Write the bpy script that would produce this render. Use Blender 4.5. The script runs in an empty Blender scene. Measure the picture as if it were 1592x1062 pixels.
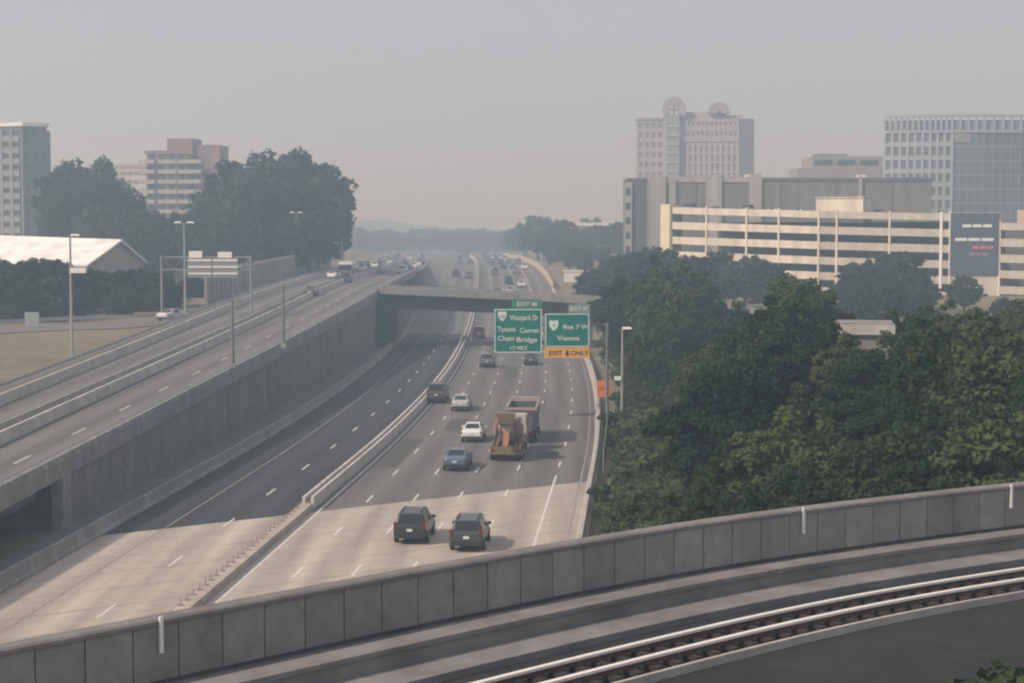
import bpy, bmesh, math, random
import numpy as np
from mathutils import Vector, Matrix
R = math.radians
random.seed(7)
sc = bpy.context.scene
C = sc.collection

# ------------------------------------------------------------------ camera
CAMH, FPX = 18.0, 2667.0
PITCH = math.atan((531 - 354) / FPX)
cam = bpy.data.cameras.new('camera')
cam.sensor_width = 36.0
cam.lens = 36.0 * FPX / 1592
cam.clip_start, cam.clip_end = 0.5, 20000
camo = bpy.data.objects.new('camera', cam)
C.objects.link(camo)
camo.location = (0, 0, CAMH)
camo.rotation_euler = (R(90) - PITCH, 0, 0)
sc.camera = camo

# ------------------------------------------------------------------ sky, sun, exposure
SUN_EL, SUN_AZ = R(39), R(32)          # from the left, a little behind the camera
to_sun = Vector((-math.cos(SUN_EL) * math.cos(SUN_AZ), -math.cos(SUN_EL) * math.sin(SUN_AZ), math.sin(SUN_EL)))
w = bpy.data.worlds.new('World')
sc.world = w
w.use_nodes = True
nt = w.node_tree
nt.nodes.clear()
out = nt.nodes.new('ShaderNodeOutputWorld')
sky = nt.nodes.new('ShaderNodeTexSky')
sky.sky_type = 'NISHITA'
sky.sun_disc = False
sky.sun_elevation = SUN_EL
sky.sun_rotation = math.atan2(to_sun.x, to_sun.y)
sky.dust_density = 6.0
b1 = nt.nodes.new('ShaderNodeBackground')
b1.inputs[1].default_value = 0.012
nt.links.new(sky.outputs[0], b1.inputs[0])
b2 = nt.nodes.new('ShaderNodeBackground')          # smoky grey layer over the whole sky
b2.inputs[0].default_value = (0.485, 0.490, 0.545, 1)
b2.inputs[1].default_value = 1.0
ad = nt.nodes.new('ShaderNodeAddShader')
nt.links.new(b1.outputs[0], ad.inputs[0])
nt.links.new(b2.outputs[0], ad.inputs[1])
nt.links.new(ad.outputs[0], out.inputs[0])
sl = bpy.data.lights.new('sun', 'SUN')
sl.energy = 3.8
sl.angle = R(2.5)
sl.color = (1.0, 0.88, 0.75)
so = bpy.data.objects.new('sun', sl)
C.objects.link(so)
so.location = (-60, -40, 120)
so.rotation_euler = to_sun.to_track_quat('Z', 'Y').to_euler()
sc.view_settings.view_transform = 'Standard'
sc.view_settings.look = 'None'
sc.view_settings.gamma = 1
sc.view_settings.exposure = 0.0
sc.view_settings.use_curve_mapping = False
sc.cycles.use_denoising = True
sc.cycles.max_bounces = 6
sc.cycles.diffuse_bounces = 3
sc.cycles.glossy_bounces = 2
sc.cycles.volume_bounces = 2
sc.cycles.filter_width = 2.2
HAZE_DENSITY = 0.00142

# ------------------------------------------------------------------ helpers
CA, SA = math.cos(PITCH), math.sin(PITCH)
def ray(x, y):
    u, v = (x - 796) / FPX, (531 - y) / FPX
    return Vector((u, CA + v * SA, -SA + v * CA))
def P(x, y, z=0.0):
    d = ray(x, y)
    return Vector((0, 0, CAMH)) + d * ((z - CAMH) / d.z)
def Q(x, y, D):
    d = ray(x, y)
    return Vector((0, 0, CAMH)) + d * (D / d.y)

MATS = {}
def mat(name, col, rough=0.8, var=0.12, scale=1.5, bump=0.0, metal=0.0, stretch=None, spec=0.3, streak=0.0, orand=0.0, lat=0.0):
    if name in MATS: return MATS[name]
    m = bpy.data.materials.new(name)
    m.use_nodes = True
    n, l = m.node_tree.nodes, m.node_tree.links
    bs = n['Principled BSDF']
    bs.inputs['Roughness'].default_value = rough
    bs.inputs['Metallic'].default_value = metal
    bs.inputs['Specular IOR Level'].default_value = spec
    if var > 0:
        tc = n.new('ShaderNodeTexCoord')
        mp = n.new('ShaderNodeMapping')
        mp.inputs['Scale'].default_value = stretch or (1, 1, 1)
        l.new(tc.outputs['Object'], mp.inputs['Vector'])
        nz = n.new('ShaderNodeTexNoise')
        nz.inputs['Scale'].default_value = scale
        nz.inputs['Detail'].default_value = 6
        nz.inputs['Roughness'].default_value = 0.65
        l.new(mp.outputs[0], nz.inputs['Vector'])
        rp = n.new('ShaderNodeValToRGB')
        rp.color_ramp.elements[0].position, rp.color_ramp.elements[1].position = 0.3, 0.7
        rp.color_ramp.elements[0].color = [c * (1 - var) for c in col] + [1]
        rp.color_ramp.elements[1].color = [min(1, c * (1 + var)) for c in col] + [1]
        l.new(nz.outputs['Fac'], rp.inputs['Fac'])
        last = rp.outputs[0]
        if streak > 0:                       # rain streaks / tyre wear, broad slow variation
            n2 = n.new('ShaderNodeTexNoise')
            n2.inputs['Scale'].default_value = 0.35
            n2.inputs['Detail'].default_value = 3
            mp2 = n.new('ShaderNodeMapping')
            mp2.inputs['Scale'].default_value = (2.2, 0.06, 0.25) if streak >= 1 else (1.5, 1.5, 0.12)
            l.new(tc.outputs['Object'], mp2.inputs['Vector'])
            l.new(mp2.outputs[0], n2.inputs['Vector'])
            mr = n.new('ShaderNodeMapRange')
            mr.inputs[1].default_value, mr.inputs[2].default_value = 0.3, 0.7
            mr.inputs[3].default_value, mr.inputs[4].default_value = 0.80, 1.14
            l.new(n2.outputs['Fac'], mr.inputs[0])
            mx = n.new('ShaderNodeMix')
            mx.data_type, mx.blend_type = 'RGBA', 'MULTIPLY'
            mx.inputs[0].default_value = 1.0
            l.new(last, mx.inputs[6])
            l.new(mr.outputs[0], mx.inputs[7])
            last = mx.outputs[2]
        if orand > 0:                        # tone differs from piece to piece
            oi = n.new('ShaderNodeObjectInfo')
            mr = n.new('ShaderNodeMapRange')
            mr.inputs[3].default_value, mr.inputs[4].default_value = 1 - orand, 1 + orand
            l.new(oi.outputs['Random'], mr.inputs[0])
            mx = n.new('ShaderNodeMix'); mx.data_type, mx.blend_type = 'RGBA', 'MULTIPLY'; mx.inputs[0].default_value = 1.0
            l.new(last, mx.inputs[6]); l.new(mr.outputs[0], mx.inputs[7])
            last = mx.outputs[2]
        if lat > 0:                          # oil and tyre wear in bands along the lanes
            at = n.new('ShaderNodeAttribute'); at.attribute_name = 'lat'
            m1 = n.new('ShaderNodeMath'); m1.operation = 'MULTIPLY_ADD'; m1.inputs[1].default_value = 2*math.pi/3.02; m1.inputs[2].default_value = -1.8*2*math.pi/3.02
            l.new(at.outputs['Fac'], m1.inputs[0])
            m2 = n.new('ShaderNodeMath'); m2.operation = 'COSINE'; l.new(m1.outputs[0], m2.inputs[0])
            n3 = n.new('ShaderNodeTexNoise'); n3.inputs['Scale'].default_value = 0.05; n3.inputs['Detail'].default_value = 5
            l.new(tc.outputs['Object'], n3.inputs['Vector'])
            m3 = n.new('ShaderNodeMath'); m3.operation = 'MULTIPLY'; l.new(m2.outputs[0], m3.inputs[0]); l.new(n3.outputs['Fac'], m3.inputs[1])
            mr = n.new('ShaderNodeMapRange'); mr.inputs[1].default_value, mr.inputs[2].default_value = -.6, .6
            mr.inputs[3].default_value, mr.inputs[4].default_value = 1 + lat*.6, 1 - lat
            l.new(m3.outputs[0], mr.inputs[0])
            mx = n.new('ShaderNodeMix'); mx.data_type, mx.blend_type = 'RGBA', 'MULTIPLY'; mx.inputs[0].default_value = 1.0
            l.new(last, mx.inputs[6]); l.new(mr.outputs[0], mx.inputs[7])
            last = mx.outputs[2]
        l.new(last, bs.inputs['Base Color'])
        if bump > 0:
            bp = n.new('ShaderNodeBump')
            bp.inputs['Strength'].default_value = bump
            bp.inputs['Distance'].default_value = 0.05
            l.new(nz.outputs['Fac'], bp.inputs['Height'])
            l.new(bp.outputs[0], bs.inputs['Normal'])
    else:
        bs.inputs['Base Color'].default_value = (*col, 1)
    MATS[name] = m
    return m

class MB:
    def __init__(s): s.v, s.f = [], []
    def add(s, vs, fs):
        k = len(s.v)
        s.v += [tuple(p) for p in vs]
        s.f += [tuple(i + k for i in f) for f in fs]
        return s
    def box(s, x0, x1, y0, y1, z0, z1):
        return s.add([(x0,y0,z0),(x1,y0,z0),(x1,y1,z0),(x0,y1,z0),(x0,y0,z1),(x1,y0,z1),(x1,y1,z1),(x0,y1,z1)],
                     [(0,3,2,1),(4,5,6,7),(0,1,5,4),(1,2,6,5),(2,3,7,6),(3,0,4,7)])
    def hexa(s, bot, top):
        return s.add(list(bot) + list(top), [(0,3,2,1),(4,5,6,7),(0,1,5,4),(1,2,6,5),(2,3,7,6),(3,0,4,7)])
    def tube(s, a, b, r0, r1=None, n=10):
        a, b = Vector(a), Vector(b)
        r1 = r0 if r1 is None else r1
        d = (b - a).normalized()
        e = d.orthogonal().normalized()
        g = d.cross(e)
        vs = []
        for c, r in ((a, r0), (b, r1)):
            for i in range(n):
                t = 2 * math.pi * i / n
                vs.append(c + (e * math.cos(t) + g * math.sin(t)) * r)
        fs = [(i, (i+1) % n, n + (i+1) % n, n + i) for i in range(n)]
        fs += [tuple(range(n-1, -1, -1)), tuple(range(n, 2*n))]
        return s.add(vs, fs)
    def prism(s, poly, y0, y1, axis='y'):
        n = len(poly)
        if axis == 'y': vs = [(a, y0, b) for a, b in poly] + [(a, y1, b) for a, b in poly]
        elif axis == 'x': vs = [(y0, a, b) for a, b in poly] + [(y1, a, b) for a, b in poly]
        else: vs = [(a, b, y0) for a, b in poly] + [(a, b, y1) for a, b in poly]
        return s.add(vs, [(i, (i+1) % n, n + (i+1) % n, n + i) for i in range(n)] + [tuple(range(n-1,-1,-1)), tuple(range(n, 2*n))])
    def sweep(s, rings, closed=True, caps=True):
        n = len(rings[0])
        k = len(s.v)
        for r in rings: s.v += [tuple(p) for p in r]
        for i in range(len(rings) - 1):
            for j in range(n if closed else n - 1):
                a, b = k + i*n + j, k + i*n + (j+1) % n
                s.f.append((a, b, b + n, a + n))
        if closed and caps:
            s.f.append(tuple(k + j for j in range(n-1, -1, -1)))
            s.f.append(tuple(k + (len(rings)-1)*n + j for j in range(n)))
        return s
    def mesh(s, name):
        me = bpy.data.meshes.new(name)
        me.from_pydata(s.v, [], s.f)
        bm = bmesh.new()
        bm.from_mesh(me)
        bmesh.ops.recalc_face_normals(bm, faces=bm.faces)
        bm.to_mesh(me)
        bm.free()
        me.update()
        return me
    def build(s, name, m, parent=None, loc=None, rot=None, smooth=False):
        return link(name, s.mesh(name), m, parent, loc, rot, smooth)

def link(name, me, m=None, parent=None, loc=None, rot=None, smooth=False):
    if m is not None and len(me.materials) == 0: me.materials.append(m)
    if smooth:
        for p in me.polygons: p.use_smooth = True
    o = bpy.data.objects.new(name, me)
    C.objects.link(o)
    if parent is not None: o.parent = parent
    if loc is not None: o.location = loc
    if rot is not None: o.rotation_euler = rot
    return o
def tag(o, label=None, cat=None, group=None, kind=None):
    if label: o['label'] = label
    if cat: o['category'] = cat
    if group: o['group'] = group
    if kind: o['kind'] = kind
    return o
def empty(name, loc=(0,0,0), rz=0.0, label=None, cat=None, group=None):
    o = bpy.data.objects.new(name, None)
    C.objects.link(o)
    o.location = loc
    o.rotation_euler = (0, 0, rz)
    return tag(o, label, cat, group)
def copy_tree(o, parent=None):
    c = o.copy()
    C.objects.link(c)
    c.parent = parent
    for ch in list(o.children): copy_tree(ch, c)
    return c

def pch(xs, ys):
    """monotone-ish smooth interpolation (Catmull-Rom tangents)"""
    xs, ys = np.array(xs, float), np.array(ys, float)
    m = np.gradient(ys, xs)
    def f(x):
        i = int(np.clip(np.searchsorted(xs, x) - 1, 0, len(xs) - 2))
        h = xs[i+1] - xs[i]
        t = (x - xs[i]) / h
        if t < 0: return ys[0] + m[0] * (x - xs[0])
        if t > 1: return ys[-1] + m[-1] * (x - xs[-1])
        return ((1+2*t)*(1-t)**2*ys[i] + t*(1-t)**2*h*m[i] + t*t*(3-2*t)*ys[i+1] + t*t*(t-1)*h*m[i+1])
    return f
med = pch([20,50,81,110,143,180,217,260,330,420,521,650,813,1000,1230,1600], [-19.6,-17.4,-15.1,-13,-10.7,-8.9,-7.9,-7.5,-7.6,-8.6,-10.5,-14,-20,-28.5,-41,-64])
XR = pch([30,60,92,102,135,180,255,300,347,420,521,650,800,1000], [-30.5,-29,-27.5,-27,-25.4,-23.2,-20.4,-19.9,-20.2,-21.8,-25.3,-31,-40,-54])
zl = pch([30,60,102,180,240,270,300,340,700,850,1000], [1.5,2.3,3.4,5.5,7.1,7.8,8.15,8.3,8.3,7.4,6.5])
zr = pch([30,60,102,180,240,270,300,340,440,520,620,750,900,1000], [1.5,2.3,3.4,5.5,7.1,7.8,8.15,8.25,7.6,6.7,6.1,4.95,3.7,3.3])
_hz = pch([280,300,335,380,440,500,600,750,900,1300], [0,.12,.9,2.6,4.8,5.8,5.9,4.75,3.5,2.6])
def hz(D): return 0.0 if D <= 280 else _hz(D)          # level of the main highway: it climbs beyond the overpass
def w2(D): return float(np.interp(D, [100,255], [7.3,10]))
def w3(D): return float(np.interp(D, [100,255], [13.5,18]))
def rights(D): return float(np.interp(D, [60,1000], [17.9,17.9]))
def heading(D, f=None):
    f = f or med
    return -math.atan2(f(D+3) - f(D-3), 6)
def drange(a, b, near=4.0):
    out, d = [], a
    while d < b - 0.5:
        out.append(d)
        d += max(near, d * 0.03)
    return out + [b]
def strip(o0, o1, d0, d1, z, f=med, near=4.0):
    """flat ribbon between two lateral offsets of a plan curve"""
    mb = MB()
    g0 = o0 if callable(o0) else (lambda D: o0)
    g1 = o1 if callable(o1) else (lambda D: o1)
    zz = z if callable(z) else (lambda D: z)
    h_ = hz if f is med else (lambda D: 0.0)
    rings = [[(f(D) + g0(D), D, zz(D) + h_(D)), (f(D) + g1(D), D, zz(D) + h_(D))] for D in drange(d0, d1, near)]
    return mb.sweep(rings, closed=False)
def bar(prof, off, d0, d1, z=0.0, f=med, near=4.0):
    """solid swept along a plan curve; prof = [(dx, dz)...] closed section"""
    mb = MB()
    g = off if callable(off) else (lambda D: off)
    zz = z if callable(z) else (lambda D: z)
    h_ = hz if f is med else (lambda D: 0.0)
    return mb.sweep([[(f(D) + g(D) + a, D, zz(D) + h_(D) + b) for a, b in prof] for D in drange(d0, d1, near)])

# ------------------------------------------------------------------ materials
M_asph = mat('asphalt_worn', (0.152, 0.142, 0.138), 0.9, 0.16, 2.5, 0.15, streak=1, lat=.22)
M_asphd = mat('asphalt_dark', (0.046, 0.048, 0.054), 0.9, 0.16, 2.5, 0.15, streak=1, lat=.2)  # colour darkened to carry the retaining wall's shade on the left carriageway
M_conc_road = mat('concrete_tan', (0.42, 0.365, 0.315), 0.85, 0.10, 0.9, 0.1, streak=1, lat=.2)
M_conc = mat('concrete_grey', (0.24, 0.235, 0.225), 0.85, 0.16, 1.2, 0.15, streak=0.5)
M_concd = mat('concrete_weathered', (0.135, 0.130, 0.128), 0.9, 0.18, 1.0, 0.2, streak=0.5)
M_concl = mat('concrete_pale', (0.42, 0.39, 0.36), 0.8, 0.12, 1.5, 0.1, streak=0.5)
M_medb = mat('median_concrete', (0.52, 0.49, 0.46), 0.8, 0.12, 1.0, 0.1, streak=0.5)
M_wall = mat('retaining_wall_concrete', (0.178, 0.167, 0.167), 0.9, 0.16, 0.8, 0.2, streak=0.5, orand=.06)
M_paint = mat('road_paint_white', (0.62, 0.60, 0.56), 0.7, 0.25, 3.0)
M_paintw = mat('road_paint_worn', (0.26, 0.25, 0.24), 0.8, 0.35, 2.0)
M_painty = mat('road_paint_yellow', (0.55, 0.40, 0.12), 0.7, 0.25, 3.0)
M_steel = mat('galvanised_steel', (0.38, 0.39, 0.40), 0.45, 0.1, 2, 0, 0.6)
M_polem = mat('pole_grey', (0.33, 0.34, 0.34), 0.5, 0.1, 3, 0, 0.3)
M_gsteel = mat('dull_steel', (0.24,0.25,0.26), 0.6, 0.1, 2, 0, 0.2)
M_polem2 = mat('weathered_pole', (0.15,0.16,0.155), 0.7, 0.15, 3)
M_white = mat('white_paint', (0.78, 0.77, 0.75), 0.5, 0.05, 2)
M_rail = mat('polished_rail', (0.86, 0.80, 0.74), 0.40, 0.10, 6, 0, 0.1)
M_railside = mat('rusty_rail', (0.10, 0.062, 0.042), 0.9, 0.25, 6)
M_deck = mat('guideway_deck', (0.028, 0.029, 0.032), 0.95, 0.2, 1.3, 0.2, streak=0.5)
M_deck2 = mat('guideway_bench', (0.20, 0.192, 0.19), 0.95, 0.2, 1.0, 0.2, streak=0.5)
M_walk = mat('guideway_edge', (0.19, 0.177, 0.168), 0.9, 0.2, 1.5, 0.15, streak=0.5)
M_tie = mat('tie_block', (0.042, 0.036, 0.033), 0.9, 0.3, 3)
M_para = mat('parapet_panel', (0.262, 0.243, 0.236), 0.9, 0.17, 2.0, 0.2, streak=0.5, orand=.11)
M_glassb = mat('building_glass', (0.045, 0.055, 0.065), 0.25, 0.2, 0.3, spec=0.5)
M_glassblue = mat('building_glass_blue', (0.14, 0.165, 0.19), 0.25, 0.15, 0.15, spec=0.5)
M_dark = mat('dark_rubber', (0.02, 0.02, 0.021), 0.85, 0)
M_carglass = mat('car_glass', (0.015, 0.018, 0.022), 0.12, 0, spec=0.5)
M_black = mat('black_plastic', (0.03, 0.03, 0.032), 0.6, 0)
M_red = mat('tail_lamp_red', (0.16, 0.015, 0.012), 0.3, 0)
M_clear = mat('lamp_clear', (0.7, 0.7, 0.68), 0.2, 0)
M_rim = mat('alloy_rim', (0.45, 0.45, 0.46), 0.35, 0, metal=0.7)
M_green = mat('sign_green', (0.0, 0.16, 0.115), 0.55, 0.06, 1)
M_signw = mat('sign_white', (0.62, 0.68, 0.66), 0.5, 0)
M_yellow = mat('sign_yellow', (0.72, 0.36, 0.08), 0.5, 0.05, 1)
M_orange = mat('sign_orange', (0.72, 0.22, 0.06), 0.55, 0.05, 1)
M_bark = mat('bark', (0.07, 0.055, 0.042), 0.95, 0.25, 6, 0.4)

def ground_mat():
    m = bpy.data.materials.new('grass_ground')
    m.use_nodes = True
    n, l = m.node_tree.nodes, m.node_tree.links
    bs = n['Principled BSDF']
    bs.inputs['Roughness'].default_value = 0.95
    tc = n.new('ShaderNodeTexCoord')
    a = n.new('ShaderNodeTexNoise'); a.inputs['Scale'].default_value = 0.05; a.inputs['Detail'].default_value = 8; a.inputs['Roughness'].default_value = 0.7
    b = n.new('ShaderNodeTexNoise'); b.inputs['Scale'].default_value = 1.7; b.inputs['Detail'].default_value = 6
    l.new(tc.outputs['Object'], a.inputs['Vector']); l.new(tc.outputs['Object'], b.inputs['Vector'])
    ra = n.new('ShaderNodeValToRGB')
    e = ra.color_ramp.elements
    e[0].position, e[0].color = 0.30, (0.075, 0.078, 0.035, 1)
    e[1].position, e[1].color = 0.56, (0.20, 0.165, 0.10, 1)
    l.new(a.outputs['Fac'], ra.inputs['Fac'])
    mr = n.new('ShaderNodeMapRange'); mr.inputs[3].default_value, mr.inputs[4].default_value = 0.6, 1.35
    l.new(b.outputs['Fac'], mr.inputs[0])
    mx = n.new('ShaderNodeMix'); mx.data_type, mx.blend_type = 'RGBA', 'MULTIPLY'; mx.inputs[0].default_value = 1
    l.new(ra.outputs[0], mx.inputs[6]); l.new(mr.outputs[0], mx.inputs[7])
    l.new(mx.outputs[2], bs.inputs['Base Color'])
    return m
M_ground = ground_mat()

def leaf_mat(name, lo, hi):
    m = bpy.data.materials.new(name)
    m.use_nodes = True
    n, l = m.node_tree.nodes, m.node_tree.links
    n.clear()
    o = n.new('ShaderNodeOutputMaterial')
    df, tr, mxs = n.new('ShaderNodeBsdfDiffuse'), n.new('ShaderNodeBsdfTranslucent'), n.new('ShaderNodeMixShader')
    mxs.inputs[0].default_value = 0.25
    tc, nz, oi = n.new('ShaderNodeTexCoord'), n.new('ShaderNodeTexNoise'), n.new('ShaderNodeObjectInfo')
    nz.inputs['Scale'].default_value = 0.9
    nz.inputs['Detail'].default_value = 4
    nz.inputs['Roughness'].default_value = 0.75
    l.new(tc.outputs['Object'], nz.inputs['Vector'])
    ma = n.new('ShaderNodeMath'); ma.operation = 'MULTIPLY_ADD'; ma.inputs[1].default_value = 0.5
    l.new(oi.outputs['Random'], ma.inputs[0])
    sub = n.new('ShaderNodeMath'); sub.operation = 'SUBTRACT'; sub.inputs[1].default_value = 0.25
    l.new(nz.outputs['Fac'], sub.inputs[0]); l.new(sub.outputs[0], ma.inputs[2])
    rp = n.new('ShaderNodeValToRGB')
    rp.color_ramp.elements[0].position, rp.color_ramp.elements[1].position = 0.3, 0.72
    rp.color_ramp.elements[0].color, rp.color_ramp.elements[1].color = (*lo, 1), (*hi, 1)
    l.new(ma.outputs[0], rp.inputs['Fac'])
    l.new(rp.outputs[0], df.inputs[0]); l.new(rp.outputs[0], tr.inputs[0])
    l.new(df.outputs[0], mxs.inputs[1]); l.new(tr.outputs[0], mxs.inputs[2]); l.new(mxs.outputs[0], o.inputs[0])
    return m
M_leaf = leaf_mat('leaves_green', (0.030, 0.050, 0.020), (0.085, 0.115, 0.048))
M_leafd = leaf_mat('leaves_dark', (0.024, 0.042, 0.022), (0.072, 0.098, 0.048))
M_leafl = leaf_mat('leaves_light', (0.055, 0.08, 0.035), (0.12, 0.15, 0.065))

def set_lat(o_, f):
    me_ = o_.data
    a_ = me_.attributes.new('lat', 'FLOAT', 'POINT')
    a_.data.foreach_set('value', [v.co.x - f(v.co.y) for v in me_.vertices])
# ------------------------------------------------------------------ setting: ground, hills
def ground_h(X, D):
    if D > 1300: return 0.0
    hb = hz(D) * (1 - max(0, D - 1000) / 300 if D > 1000 else 1)
    u = X - med(D)
    rs = rights(D)
    ul = XR(D) - w3(D) - 1.2
    if u > rs + 1.0:
        t = u - rs - 1.0
        s = min(1, t / 16); s = s*s*(3-2*s)
        fade = max(0.0, 1 - max(0, D - 900) / 400) * min(1, max(0.0, (D - 66) / 25))
        return hb * max(0, 1 - max(0, t - 60) / 200) - 0.12 + (3.6 * s * (1 - hb/9) + min(3.0, max(0, t-16) * 0.02)) * fade
    if X < ul:
        fade = max(0.0, 1 - max(0, D - 800) / 400)
        hi = (zl(min(D, 850)) - 0.18) * fade
        lo = min(zr(D) - 0.18, hi) if D < 1000 else min(hb, hi)
        t = min(1.0, max(0.0, (ul - 2.0 - X) / 9))
        return lo + (hi - lo) * t
    if X < ul + 3:
        t = (X - ul) / 3
        return (min(zr(min(D, 1000)), 99 if D < 1000 else hb) - 0.18) * (1 - t) + (hb - 0.12) * t
    return hb - 0.12
xs = sorted(set([-4000,-2500,-1600,-1000,-700,-500,-380,-300,-240,-190,-160,-130,-110] + list(np.arange(-95, 60, 1.5)) + [60,70,80,95,110,130,160,200,250,320,420,550,700,1000,1600,2500,4000]))
ys = [-60,-30,0,20] + drange(40, 1300, 4.0) + [1500,1800,2200,2800,3600,4800,6500]
g = MB()
for y in ys:
    for x in xs: g.v.append((float(x), float(y), ground_h(x, y)))
nx = len(xs)
for i in range(len(ys)-1):
    for j in range(nx-1): g.f.append((i*nx+j, i*nx+j+1, (i+1)*nx+j+1, (i+1)*nx+j))
me = bpy.data.meshes.new('ground'); me.from_pydata(g.v, [], g.f); me.update()
tag(link('ground', me, M_ground, smooth=True), kind='structure')

M_hill = mat('wooded_hill', (0.035, 0.05, 0.025), 0.95, 0.4, 0.02)
def ridge(x0, x1, Y, base, amp, seed, depth=260):
    rnd = np.random.RandomState(seed)
    n = 160
    xs_ = np.linspace(x0, x1, n)
    ph = rnd.rand(12) * 6.28
    hh = np.zeros(n)
    for k in range(1, 13): hh += np.sin(xs_ / (x1-x0) * k * 2.6 + ph[k-1]) / (k ** 0.8)
    hh += rnd.randn(n) * 0.12
    env = np.clip(np.minimum((xs_-x0), (x1-xs_)) / (0.15*(x1-x0)), 0, 1)
    rings = []
    for t, s in ((0, 0.0), (0.22, 0.6), (0.5, 1.0), (0.8, 0.55), (1, 0.0)):
        rings.append([(xs_[i], Y + depth * t, max(-1.0, (base + amp * hh[i]) * env[i] * s - 0.5)) for i in range(n)])
    mb = MB().sweep(rings, closed=False)
    return mb
tag(ridge(-560, 60, 1900, 21, 4.5, 3).build('wooded_hill', M_hill, smooth=True), kind='structure')
tag(ridge(-1800, 1900, 3000, 13, 3, 5).build('distant_hills', M_hill, smooth=True), kind='structure')

# ------------------------------------------------------------------ setting: highway
def boundary_shift(X):              # skewed joint between concrete and asphalt
    return 121.5 + (X - 5.9) * 0.735
def left_o(D):
    t = float(np.clip((D - 285) / 60, 0, 1))
    return -10.6 * (1 - t) + (XR(D) - med(D) + .35) * t
hw = strip(left_o, rights, 60, 1300, -0.02, near=3).build('highway', M_asph)
tag(hw, kind='structure')
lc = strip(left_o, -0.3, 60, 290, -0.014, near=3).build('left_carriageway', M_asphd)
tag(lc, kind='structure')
rings = []
for D in np.arange(40, 131, 1.0):
    X0, X1 = med(D) - 10.6, med(D) + 17.9
    row = [X0 + (X1-X0) * k / 24 for k in range(25)]
    rings.append(row)
mb = MB()
for k in range(24):                 # concrete pavement, cut off along the skewed joint
    t0, t1 = k/24, (k+1)/24
    def endD(t):
        D = 110.0
        for _ in range(12): D = boundary_shift(med(D) - 10.6 + 28.5*t)
        return D
    e0, e1 = endD(t0), endD(t1)
    n = 24
    rr = []
    for i in range(n+1):
        s = i / n
        Da, Db = 40 + (e0-40)*s, 40 + (e1-40)*s
        rr.append([(med(Da) - 10.6 + 28.5*t0, Da, -0.008), (med(Db) - 10.6 + 28.5*t1, Db, -0.008)])
    mb.sweep(rr, closed=False)
cp = mb.build('concrete_pavement', M_conc_road)
tag(cp, kind='structure')

for o_ in (hw, lc, cp): set_lat(o_, med)
DASH = {}
def dash_mesh(wd, ln):
    if (wd, ln) not in DASH:
        DASH[(wd, ln)] = MB().add([(-wd/2,-ln/2,0),(wd/2,-ln/2,0),(wd/2,ln/2,0),(-wd/2,ln/2,0)], [(0,1,2,3)]).mesh('lane_dash')
        DASH[(wd, ln)].materials.append(M_paint)
    return DASH[(wd, ln)]
far = MB()
for off, ph in ((-3.9, 3.5), (3.3, 0.5), (6.3, 1.0), (9.2, 2.0), (12.2, 3.0), (15.2, 5.0)):
    D = 64 + ph
    while D < 950:
        if not (off == 15.2 and D < 123):
            h = heading(D)
            if D < 330: link('lane_dash', dash_mesh(0.14, 2.9), parent=hw, loc=(med(D)+off, D, hz(D)+(.02 if D > 280 else 0)), rot=(math.atan((hz(D+2)-hz(D-2))/4), 0, h))
            else:
                c, s_ = math.cos(h), math.sin(h)
                far.add([(med(D)+off + a*c - b*s_, D + a*s_ + b*c, hz(D + b) + .03) for a, b in ((-.09,-1.6),(.09,-1.6),(.09,1.6),(-.09,1.6))], [(0,1,2,3)])
        D += 12.19
tag(far.build('far_lane_dashes', M_paint, hw), kind='stuff')
M_patch = mat('asphalt_patch', (0.085, 0.082, 0.082), .9, .15, 2)
for off, d0, d1 in ((4.0,152,161),(10.2,176,183),(7.0,205,222),(13.2,133,137),(1.3,128,146)):
    strip(off, off+1.7, d0, d1, -.009).build('asphalt_patch', M_patch, hw)
for off, d0, d1 in ((6.45,126,250),(9.4,124,215),(12.35,126,260),(-3.7,116,240)):
    strip(off, off+.07, d0, d1, -.006).build('crack_seal', M_patch, hw)
strip(15.13, 15.28, 60, 124, 0.0).build('solid_lane_line', M_paint, hw)
strip(-7.33, -7.22, 60, 520, 0.0).build('edge_line', M_paintw, hw)
strip(0.75, 0.9, 60, 900, 0.0).build('edge_line', M_paint, hw)
strip(-0.95, -0.8, 60, 900, 0.0).build('edge_line', M_paintw, hw)
strip(lambda D: rights(D) - 0.9, lambda D: rights(D) - 0.78, 60, 900, 0.0).build('edge_line', M_paintw, hw)
strip(17.2 - 4.6, 17.2 - 4.45, 290, 900, 0.0).build('edge_line', M_paint, hw)
# tar joints across the concrete slab
for D in np.arange(70, 116, 4.9):
    rg = [[(med(D + .735*(u-8)) + u, D + .735*(u-8) - .03, -0.004), (med(D+.735*(u-8)) + u, D + .735*(u-8) + .03, -0.004)] for u in np.arange(-10, 17.6, 2.5) if D + .735*(u-8) < boundary_shift(med(D)+u) - 1.5]
    if len(rg) > 2: MB().sweep(rg, closed=False).build('slab_joint', M_concd, cp)

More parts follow.
